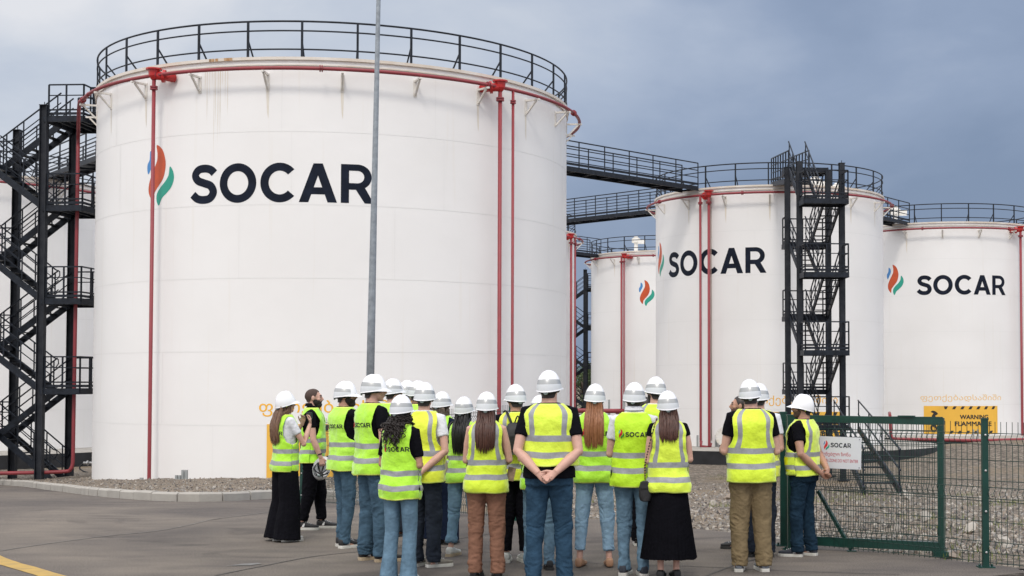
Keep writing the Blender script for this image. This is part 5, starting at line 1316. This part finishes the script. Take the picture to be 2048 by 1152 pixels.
    if hair in ('long', 'bob', 'wavy'):
        mb = MB(); L0 = dict(long=1.17, bob=1.50, wavy=1.20)[hair]
        if vz: L0 = vz
        N_ = 300
        for q in range(N_):
            a = rnd.uniform(-1, 1); ang = a * R(118); r0 = rnd.uniform(.74, .98)
            s_ = htf((.078 * hw * math.sin(ang) * r0, -.012 - .098 * math.cos(ang) * r0, 1.612 + rnd.uniform(-.012, .012)))
            zl = L0 + rnd.uniform(-.07, .05) + (.07 * a * a if hair != 'bob' else 0)
            n_ = 9 if hair == 'wavy' else 6; pts = []; wph = rnd.uniform(0, 6.28)
            lay = rnd.uniform(0, 1)
            for i in range(n_ + 1):
                t = i / n_; z = s_.z + (zl - s_.z) * t
                sp_ = 1 + (.45 if hair != 'bob' else .38) * math.sin(min(1, t * 1.6) * math.pi * .5)
                x = s_.x * (1 + (sp_ - 1) * (.6 if hair == 'long' else 1.0)); bt = vprof(min(z, 1.50)) if z < 1.53 else None
                yb = s_.y - .018 * t
                if bt is not None:
                    q_ = min(.99, abs(x / bt[0])); ys = bt[2] - bt[1] * (1 - q_ ** 2.5) ** .4 - .014; 
                    if s_.y < .02 or hair != 'bob': yb = min(yb, ys - .030 * lay * (1 - t * .3)) if a * 0 + s_.y < .03 else yb
                else: yb = min(yb, -.075 - .03 * lay) if s_.y < -.02 else yb
                wv = .010 * math.sin(wph + t * 11) * t if hair == 'wavy' else .003 * math.sin(wph + t * 4)
                pts.append(Vector((x + wv, yb + wv * .5, z)))
            if hair == 'bob': pts[-1].x *= .94
            mb.tube(pts, [.0070] + [.0072] * (n_ - 2) + [.0050, .0010], 5, caps=False, flat=.45)
        mb.build('hair', hm, root)
    if hair == 'curly':
        mb = MB()
        for q in range(190):
            ang = rnd.uniform(-1, 1) * R(125); r0 = rnd.uniform(.65, .97)
            s_ = htf((.08 * math.sin(ang) * r0, -.01 - .10 * math.cos(ang) * r0, 1.61)); zl = rnd.uniform(1.30, 1.50) + .03 * abs(ang)
            if rnd.random() < .12: zl -= .06
            pts = []; ph = rnd.uniform(0, 6.28); rc = rnd.uniform(.008, .015); wide = rnd.uniform(1.1, 1.75); lay = rnd.uniform(0, .055)
            for i in range(26):
                t = i / 25; z = s_.z + (zl - s_.z) * t; bt = vprof(min(z, 1.50)); x = s_.x * (1 + (wide - 1) * math.sin(t * math.pi * .6)); yb = s_.y * (1 + .3 * t)
                if z < 1.53: yb = min(yb, bt[2] - bt[1] - .012 - lay) if s_.y < .0 else yb
                else: yb -= lay * t
                pts.append(Vector((x + rc * math.cos(ph + t * 24), yb + rc * math.sin(ph + t * 24), z)))
            mb.tube(pts, [.0048] * 24 + [.003, .001], 4, caps=False)
        mb.build('hair', hm, root)
    if beard:
        mb = MB(); th_ = .009 if beard == 'full' else .0035
        lowr = -.012 if beard == 'full' else 0
        mb.ell(htf((0, .030, 1.600)), (.058 * hw + th_, .064 + th_, .066 + th_), 26, 20, rot=Mh); mb.ell(htf((0, .052, 1.568 + lowr)), (.038 * hw + th_, .046 + th_, .036 + th_), 22, 16, rot=Mh)
        iv = Mh.inverted(); keep_f = []; 
        for f, m_, s2 in zip(mb.f, mb.m, mb.sm):
            c = sum((Vector(mb.v[i]) for i in f), Vector()) / len(f); c = HC + iv @ (c - HC)
            lim = 1.605 - max(0, .085 - c.y) * -.35 if True else 1.6
            zlim = 1.602 + (.085 - c.y) * .42
            if c.y > -.005 and c.z < zlim: keep_f.append((f, m_, s2))
        mb.f = [k[0] for k in keep_f]; mb.m = [k[1] for k in keep_f]; mb.sm = [k[2] for k in keep_f]
        mb.tube([htf((-.026, .096, 1.598)), htf((-.010, .106, 1.606)), htf((.010, .106, 1.606)), htf((.026, .096, 1.598))], .005, 6)
        o = mb.build('beard', HAIRM['beard' if beard == 'full' else 'stub'], root)
    if glasses:
        mb = MB()
        for sx in (-1, 1): mb.ell(htf((sx * .034, .100, 1.655)), (.027, .010, .019), 14, 8, rot=Mh); mb.bar(htf((sx * .06, .092, 1.662)), htf((sx * .080, .0, 1.655)), .006, .012)
        mb.bar(htf((-.06, .101, 1.668)), htf((.06, .101, 1.668)), .006, .008); mb.build('sunglasses', mat('sunglass_black', (.012, .01, .012), .12), root)
    # ---- helmet
    if helmet:
        hat(root, lambda p: htf(HC + (Matrix.Rotation(R(hatilt), 3, 'X') @ ((Vector(p) - HC - Vector((0, 0, .10)))) + Vector((0, 0, .10)))), hatscale, yellow=(helmet == 'yellow'), band=(helmet != 'yellow'))
    return root
def hat(root, tf, k=1.0, yellow=False, band=True, parent_tag=False):
    mb = MB(); NU = 48; c = Vector((0, -.005, 0)); rws = []; zr0 = 1.655
    vals = [-.30, -.22, -.14, -.04, .08, .20, .32, .44, .56, .66, .76, .86, .94, .985]
    for i, v in enumerate(vals):
        rw = []
        for j in range(NU):
            a = 2 * math.pi * j / NU; f = (1 + math.cos(a)) / 2      # 1 at the front
            low = -.030 * (1 - f) ** 1.5
            z = zr0 + low + (.143 - low) * max(v, 0) if v > 0 else zr0 + low + .10 * v * 0.40
            r_ = (1 - max(0, v) ** 2.35) ** .47 if v > 0 else 1.0 + (-v) * .03
            rx, ry = .105 * k * r_, .130 * k * r_
            br_ = 0
            if v <= .10:
                # lip all round and the brim in front
                t = sstep(.12, -.30, v); br_ = .002 * sstep(-.15, -.22, v)
                fr = max(0, (f - .62) / .38) ** .7 if f > .62 else 0; br_ += .052 * fr * t; z -= .010 * fr * t
            x = (rx + min(br_, .012) * abs(math.sin(a)) + br_ * .25) * math.sin(a); y = (ry + br_) * math.cos(a)
            if v > 0: z -= .030 * f * math.sin(math.pi * min(1, v * 1.1)) * (1 if v < .9 else .3)
            ridge = .004 * math.exp(-(x / .016) ** 2) * sstep(.3, .7, v)
            rw.append(tf((x, y - .004, z + ridge)))
        rws.append(rw)
    def mf(i, j):
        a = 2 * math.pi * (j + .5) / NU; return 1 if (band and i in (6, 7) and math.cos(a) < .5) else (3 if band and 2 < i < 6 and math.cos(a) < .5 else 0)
    mb.grid(rws, closed=True, mfun=mf); mb.add([sum((Vector(p) for p in rws[-1]), Vector()) / NU] + rws[-1], [(0, 1 + j, 1 + (j + 1) % NU) for j in range(NU)], 0, True)
    # inner face of the rim so that the shell has an edge
    mb.grid([[tf((q[0], q[1], q[2])) for q in rg] for rg in [[((.099 * k) * math.sin(2 * math.pi * j / NU), .123 * k * math.cos(2 * math.pi * j / NU) - .004, zr0 - .030 * ((1 - math.cos(2 * math.pi * j / NU)) / 2) ** 1.5 + .012) for j in range(NU)]]] + [rws[0]], closed=True)
    # vents
    for sx in (-1, 1):
        for q in range(4): x = sx * (.012 + .013 * q); z = 1.668 + .148 * (1 - (abs(x) / .113) ** 2 * .5) ; 
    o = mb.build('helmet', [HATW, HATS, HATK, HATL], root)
    # suspension strap and ratchet
    mb = MB(); pts = []
    for rg, zz in ((.0, 1.628), (.0, 1.604)):
        pts.append([tf(((.0835) * math.sin(R(a)), -.006 - .106 * math.cos(R(a)), zz + .022 * abs(a / 130) ** 2)) for a in range(-130, 131, 10)])
    mb.grid(pts); hs = mb.build('harness', HATK, o); hs.modifiers.new('t', 'SOLIDIFY').thickness = .004
    mb = MB(); n0 = tf((0, -.112, 1.612)); n1 = tf((0, -.130, 1.612)); mb.tube([n0, n0.lerp(n1, .9), n1], [.020, .020, .016], 16); mb.build('ratchet_knob', HATG, o)
    if yellow:
        mb = MB()
        for a in (-70, 70, -25, 25):
            for d_ in (-.012, .012): mb.bar(tf((.088 * math.sin(R(a)), -.006 - .109 * math.cos(R(a)), 1.645)), tf((.09 * math.sin(R(a)) + d_, -.006 - .112 * math.cos(R(a)), 1.615)), .008)
        mb.build('strap_clip', HATY, o)
    return o
# ---- the group, roughly from back to front
HB = ('front', 'front')
P = {}
P[6] = person(812, 760, 1058, 25, 'person almost hidden, only a white hat showing left of the dark-haired one', top='navy', pants='char', seed=6, sex='m')
P[7] = person(834, 761, 1062, 40, 'dark-haired person whose hat shows just left of the man in white tee', top='navy', pants='char', hairc='dark', skin=SKIND, beard='full', seed=7)
P[5] = person(785, 757, 1072, 42, 'man in white tee standing behind the curly-haired woman', top='white', pants='char', seed=5, shoe='brown', sole='black', arms=HB)
P[10] = person(883, 783, 1088, 28, 'woman with ash-brown bob, navy top and navy wide trousers', sex='f', top='navy', pants='navy', cut='wide', hair='bob', hairc='bob', shoe='tan', sole='black', seed=10, arms=HB, tilt=0, logo=False, sleeve=.9)
P[21] = person(1519, 766, 1114, 12, 'man almost hidden behind the man in khaki trousers, legs in dark trousers', top='white', vest='strap', pants='char', seed=21, shoe='black', sole='black')
P[22] = person(1480, 790, 1096, -88, 'dark-haired man without visible hat, face in profile left of khaki man', top='black', vest='strap', pants='char', seed=22, helmet=False, hair='short', hairc='dark', beard='stub', shoe='black', sole='black', hd=True, arms=('front', 'front'), skin=SKINT)
P[18] = person(1312, 753, 1104, 8, 'bearded tall man in white shirt standing behind the man in washed jeans', top='white', vest='strap', pants='black', shoe='white', sole='white', seed=18, beard='full', turn=-30, stance=.02)
P[24] = person(1290, 792, 1090, -10, 'person in black behind the man in washed jeans, only a dark shoulder showing', top='black', vest='logo', pants='black', seed=24, sleeve=1.5, helmet=False, logo=False)
P[14] = person(1079, 790, 1138, 0, 'person in blue jeans mostly hidden behind the big central man', sex='f', top='white', pants='jeanp', cut='slim', hair='short', seed=14, shoe='black', sole='black', stance=.01)
P[1] = person(570, 782, 1082, 52, 'woman with long wavy brown hair and wide black trousers raising a phone', sex='f', top='white', pants='black', cut='palazzo', hair='wavy', hairc='brown', helmet='yellow', hatilt=7, tilt=4, arms=('phone', 'phone'), shoe='white', sole='white', seed=1, hd=True, hem=.84, bshift=-.03, skin=SKIN, vtone=VGRN, pants_hem=.03)
P[2] = person(625, 776, 1058, 84, 'bareheaded bearded man in black polo holding an upturned white hard hat', top='black', pants='black', cut='tapered', hair='buzz', hairc='buzz', helmet=False, beard='full', shoe='black', sole='white', seed=2, hd=True, arms=('down', (((.235, .02, 1.13), (.215, .12, .90)), (.0, .2, -1), (-1, 0, 0), 1.2)), zipx=True, collar=True, logo=False, footang=(4, 10), steps=(.12, -.10), pants_hem=.12)
P[3] = person(689, 762, 1094, 48, 'bearded man in sunglasses and slim jeans, left of the tall man in loose jeans', top='black', pants='jean', cut='slim', beard='full', glasses=True, turn=36, shoe='black', sole='white', seed=3, hd=True, arms=('front', 'chin'), skin=SKINT, steps=(.04, -.04), bshift=.0, tilt=-3)
P[4] = person(745, 748, 1122, 50, 'tall clean-shaven man in black tee and loose blue jeans', top='black', pants='jean', cut='loose', turn=28, shoe='black', sole='beige', seed=4, hd=True, arms=HB, footang=(0, 16), stance=.02, bshift=.0, hatilt=2)
P[11] = person(927, 793, 1112, 12, 'woman with long black hair, pale cuffed jeans and white sneakers', sex='f', top='black', pants='jeanl', cut='slim', hair='long', hairc='black', shoe='white', sole='beige', seed=11, stance=.035, arms=HB, logo=False, cuffs=True, pants_hem=.16, tilt=2, turn=5, vz=1.20)
P[9] = person(848, 764, 1134, 18, 'man in white tee and charcoal jeans with arms held behind his back', top='white', vest='strap', pants='char', cut='straight', seed=9, arms=('wrist', 'wrist'), shoe='taupe', sole='white', footang=(10, 40), hd=True, turn=-14)
P[13] = person(1031, 768, 1124, -10, 'man in black trousers wearing a small black backpack', top='black', vest='strap', pants='black', cut='tapered', seed=13, turn=-20, shoe='white', sole='white', arms=HB, skin=SKINT, pants_hem=.12)
P[16] = person(1189, 767, 1134, 2, 'woman with long straight auburn hair and pale blue cropped trousers', sex='f', top='white', pants='sky', cut='slim', hair='long', hairc='red', shoe='tan', sole='none', seed=16, stance=.05, arms=HB, hroll=4, bshift=-.0, pants_hem=.17, sleeve=.4, build=1.04, vz=1.22)
P[12] = person(972, 783, 1157, 0, 'woman with chestnut hair and camel brown trousers', sex='f', top='tan', vest='strap', pants='camel', cut='straight', hair='long', hairc='chest', shoe='black', sole='black', seed=12, sleeve=0, arms=('front', (((.245, .0, 1.15), (.14, .19, 1.08)), (-.6, .6, .1), (-1, 0, 0), .5)), bshift=.01, stance=.015, build=1.05, vz=1.27)
P[8] = person(801, 789, 1165, 20, 'curly-haired woman in black tee and flared blue jeans', sex='f', top='black', pants='jeanp', cut='flare', hair='curly', hairc='dark', shoe='white', sole='white', seed=8, hd=True, arms=HB, hem=.80, bshift=-.06, sleeve=.75, turn=6, skin=SKINT, build=1.04)
P[17] = person(1268, 764, 1151, 6, 'man in white polo and washed blue jeans beside the woman in the pleated skirt', top='white', pants='jeanp', cut='slim', seed=17, shoe='navy', sole='white', arms=('front', 'front'), collar=True, bshift=.01, vtone=mat('vest_yellow_green', (.52, .85, .02), .65, var=.05, vscale=9, bump=.5, bscale=22, bdist=.02), footang=(6, -14), hd=True)
P[15] = person(1098, 740, 1170, 1, 'big man in black tee and dark jeans clasping his hands behind his back', top='black', vest='strap', pants='jeand', cut='straight', seed=15, arms=('clasp', 'clasp'), hd=True, build=1.13, hem=1.0, bshift=.12, turn=14, untuck=True, shoe='black', sole='black', stance=.035, sleeve=.62)
P[19] = person(1337, 781, 1158, -2, 'woman in long black pleated skirt with shoulder-length brown hair', sex='f', top='black', vest='strap', pants='black', skirt=True, hair='long', hairc='chest', shoe='black', sole='none', seed=19, sleeve=.25, bshift=-.02, stance=-.02, vz=1.36, hd=True, build=1.05, arms=HB)
P[20] = person(1502, 758, 1142, -8, 'man in black tee and khaki trousers seen from behind', top='black', vest='strap', pants='khaki', cut='loose', seed=20, shoe='grey', sole='white', hd=True, build=1.10, hem=.84, bshift=.02, turn=10, hroll=-4, arms=('front', 'front'), footang=(14, -4), stance=.02, hatilt=0)
P[23] = person(1606, 788, 1112, -62, 'stocky man with dark stubble clasping his hands behind him by the green gate', top='black', vest='strap', pants='inkj', cut='straight', seed=23, shoe='navy', sole='white', helmet='yellow', hatilt=6, hd=True, build=1.14, beard='stub', skin=SKINT, arms=('wrist', 'clasp'), turn=-14, footang=(-10, 6), untuck=True, hem=.90, bshift=.02, steps=(.05, -.05))

# ---- things they carry
BAGK = mat('black_nylon', (.012, .012, .014), .6, var=.3, bump=.4, bscale=30); BAGB = mat('beige_canvas', (.28, .235, .19), .9, var=.1, bump=.4, bscale=20); GOLD = mat('gold_chain', (.45, .26, .10), .3, metal=.8)
def carried(name, pr, parts, label, cat):
    """place a carried thing in the frame of the person who holds it"""
    o = empty(name, pr.location, pr.rotation_euler.z); o.scale = pr.scale; tag(o, label, cat)
    for n_, mb, m_ in parts: mb.build(n_, m_, o)
    return o
mb = MB(); rw = []
for z, rx, ry, cy in ((1.12, .10, .03, -.20), (1.125, .125, .06, -.215), (1.22, .132, .075, -.225), (1.34, .125, .065, -.215), (1.40, .10, .045, -.20), (1.415, .07, .02, -.19)): rw.append(ring(rx, ry, 0, cy, z, 24, 3))
loft(mb, rw); mb.box((0, -.297, 1.22), (.18, .02, .12)); m2 = MB()
for sx in (-1, 1): m2.tube(catmull([(sx * .06, -.19, 1.40), (sx * .085, -.155, 1.47), (sx * .105, -.03, 1.525), (sx * .12, .10, 1.40), (sx * .15, .155, 1.25), (sx * .16, .0, 1.16), (sx * .10, -.16, 1.14)], 6), [(.006, .022)] * 37, 8)
m3 = MB(); m3.tube(catmull([(-.03, -.19, 1.41), (0, -.20, 1.48), (.03, -.19, 1.41)], 5), .007, 6)
carried('backpack', P[13], (('bag', mb, BAGK), ('strap', m2, BAGK), ('grab_handle', m3, BAGK)), 'black backpack on the man in black trousers', 'backpack')
mb = MB(); rw = [ring(r_, r_ * .55, -.235, -.06, z, 20, 2.2) for z, r_ in ((.84, .02), (.85, .07), (.90, .095), (.97, .09), (1.05, .06), (1.10, .03))]; loft(mb, rw)
m2 = MB(); m2.tube(catmull([(-.235, -.06, 1.09), (-.225, -.12, 1.22), (-.17, -.11, 1.42), (-.12, -.02, 1.515), (-.14, .10, 1.38), (-.22, .10, 1.15), (-.24, 0, 1.05)], 6), [(.004, .012)] * 37, 6)
carried('shoulder_bag', P[11], (('pouch', mb, BAGB), ('strap', m2, BAGK)), 'beige drawstring bag hanging from the black-haired woman\'s left shoulder', 'bag')
mb = MB(); rw = [ring(rx, .03, -.225, -.07, z, 18, 3) for z, rx in ((.745, .03), (.755, .05), (.80, .062), (.88, .060), (.93, .045), (.94, .02))]; loft(mb, rw); mb.box((-.225, -.104, .90), (.10, .012, .06))
m2 = MB(); ch = catmull([(-.225, -.07, .94), (-.225, -.12, 1.10), (-.19, -.145, 1.28), (-.135, -.10, 1.48), (-.11, .0, 1.525), (-.15, .12, 1.35), (-.22, .10, 1.1), (-.225, -.0, .95)], 14)
for i, (a, b) in enumerate(zip(ch, ch[1:])):
    m2.tube([a, b], [(.0065, .003) if i % 2 else (.003, .0065)] * 2, 6, mi=i % 2)
carried('handbag', P[19], (('pouch', mb, BAGK), ('chain', m2, [GOLD, BAGK])), 'small black handbag on a gold chain beside the pleated skirt', 'handbag')
mb = MB(); mb.box((.02, .345, 1.49), (.012, .075, .155)); mb.box((.02, .345, 1.49), (.0122 + .002, .070, .148)); 
mb = MB(); rm = Matrix.Rotation(R(0), 3, 'Z'); mb.box((.0, .30, 1.50), (.155, .010, .078), rot=rm); m2 = MB(); m2.box((.0, .2935, 1.50), (.145, .003, .068)); m3 = MB(); m3.tube([(.055, .305, 1.52), (.055, .308, 1.52)], .008, 10)
carried('phone', P[1], (('case', mb, mat('phone_case', (.02, .06, .055), .3)), ('screen', m2, mat('phone_screen', (.015, .015, .02), .1)), ('lens', m3, BAGK)), 'dark phone raised in front of the wavy-haired woman', 'phone')
mb = MB(); mb.box((.232, .07, 1.0), (.075, .02, .13), rot=Matrix.Rotation(R(12), 3, 'Y'))
carried('notebook', P[12], (('cover', mb, C['tan']),), 'tan notebook held by the woman in camel trousers', 'notebook')
# upturned hat in the bareheaded man's hand
hh = empty('helmet', P[2].location, P[2].rotation_euler.z); hh.scale = P[2].scale; tag(hh, 'upturned white hard hat held by the bareheaded bearded man, harness showing', 'hard hat')
Mq = Matrix.Translation((.25, .13, .735)) @ Vector((0, 0, -1)).rotation_difference(Vector((.80, .15, .55)).normalized()).to_matrix().to_4x4() @ Matrix.Rotation(R(-60), 4, 'Z') @ Matrix.Translation((0, 0, -1.70))
hat(hh, lambda p: Mq @ Vector(p), 1.0)
mb = MB()
for a in range(0, 180, 45):
    pts = [Mq @ Vector((.098 * math.cos(R(a)) * math.cos(R(q)), .118 * math.sin(R(a)) * math.cos(R(q)), 1.655 + .11 * math.sin(R(q)))) for q in range(0, 181, 20)]; mb.tube(pts, [(.003, .011)] * len(pts), 6)
mb.build('suspension', HATK, hh)
# bracelet / watch straps
def cuff(pr, side, W, d, label=None):
    mb = MB(); d = Vector(d).normalized(); W = Vector(W); mb.tube([W - d * .008, W + d * .008], .031, 14); mb.build('wristband', BAGK, pr)
cuff(P[2], 1, (.22, .105, .945), (0, .3, -1)); cuff(P[23], -1, (-.105, -.175, .98), (.6, -.4, -.6))
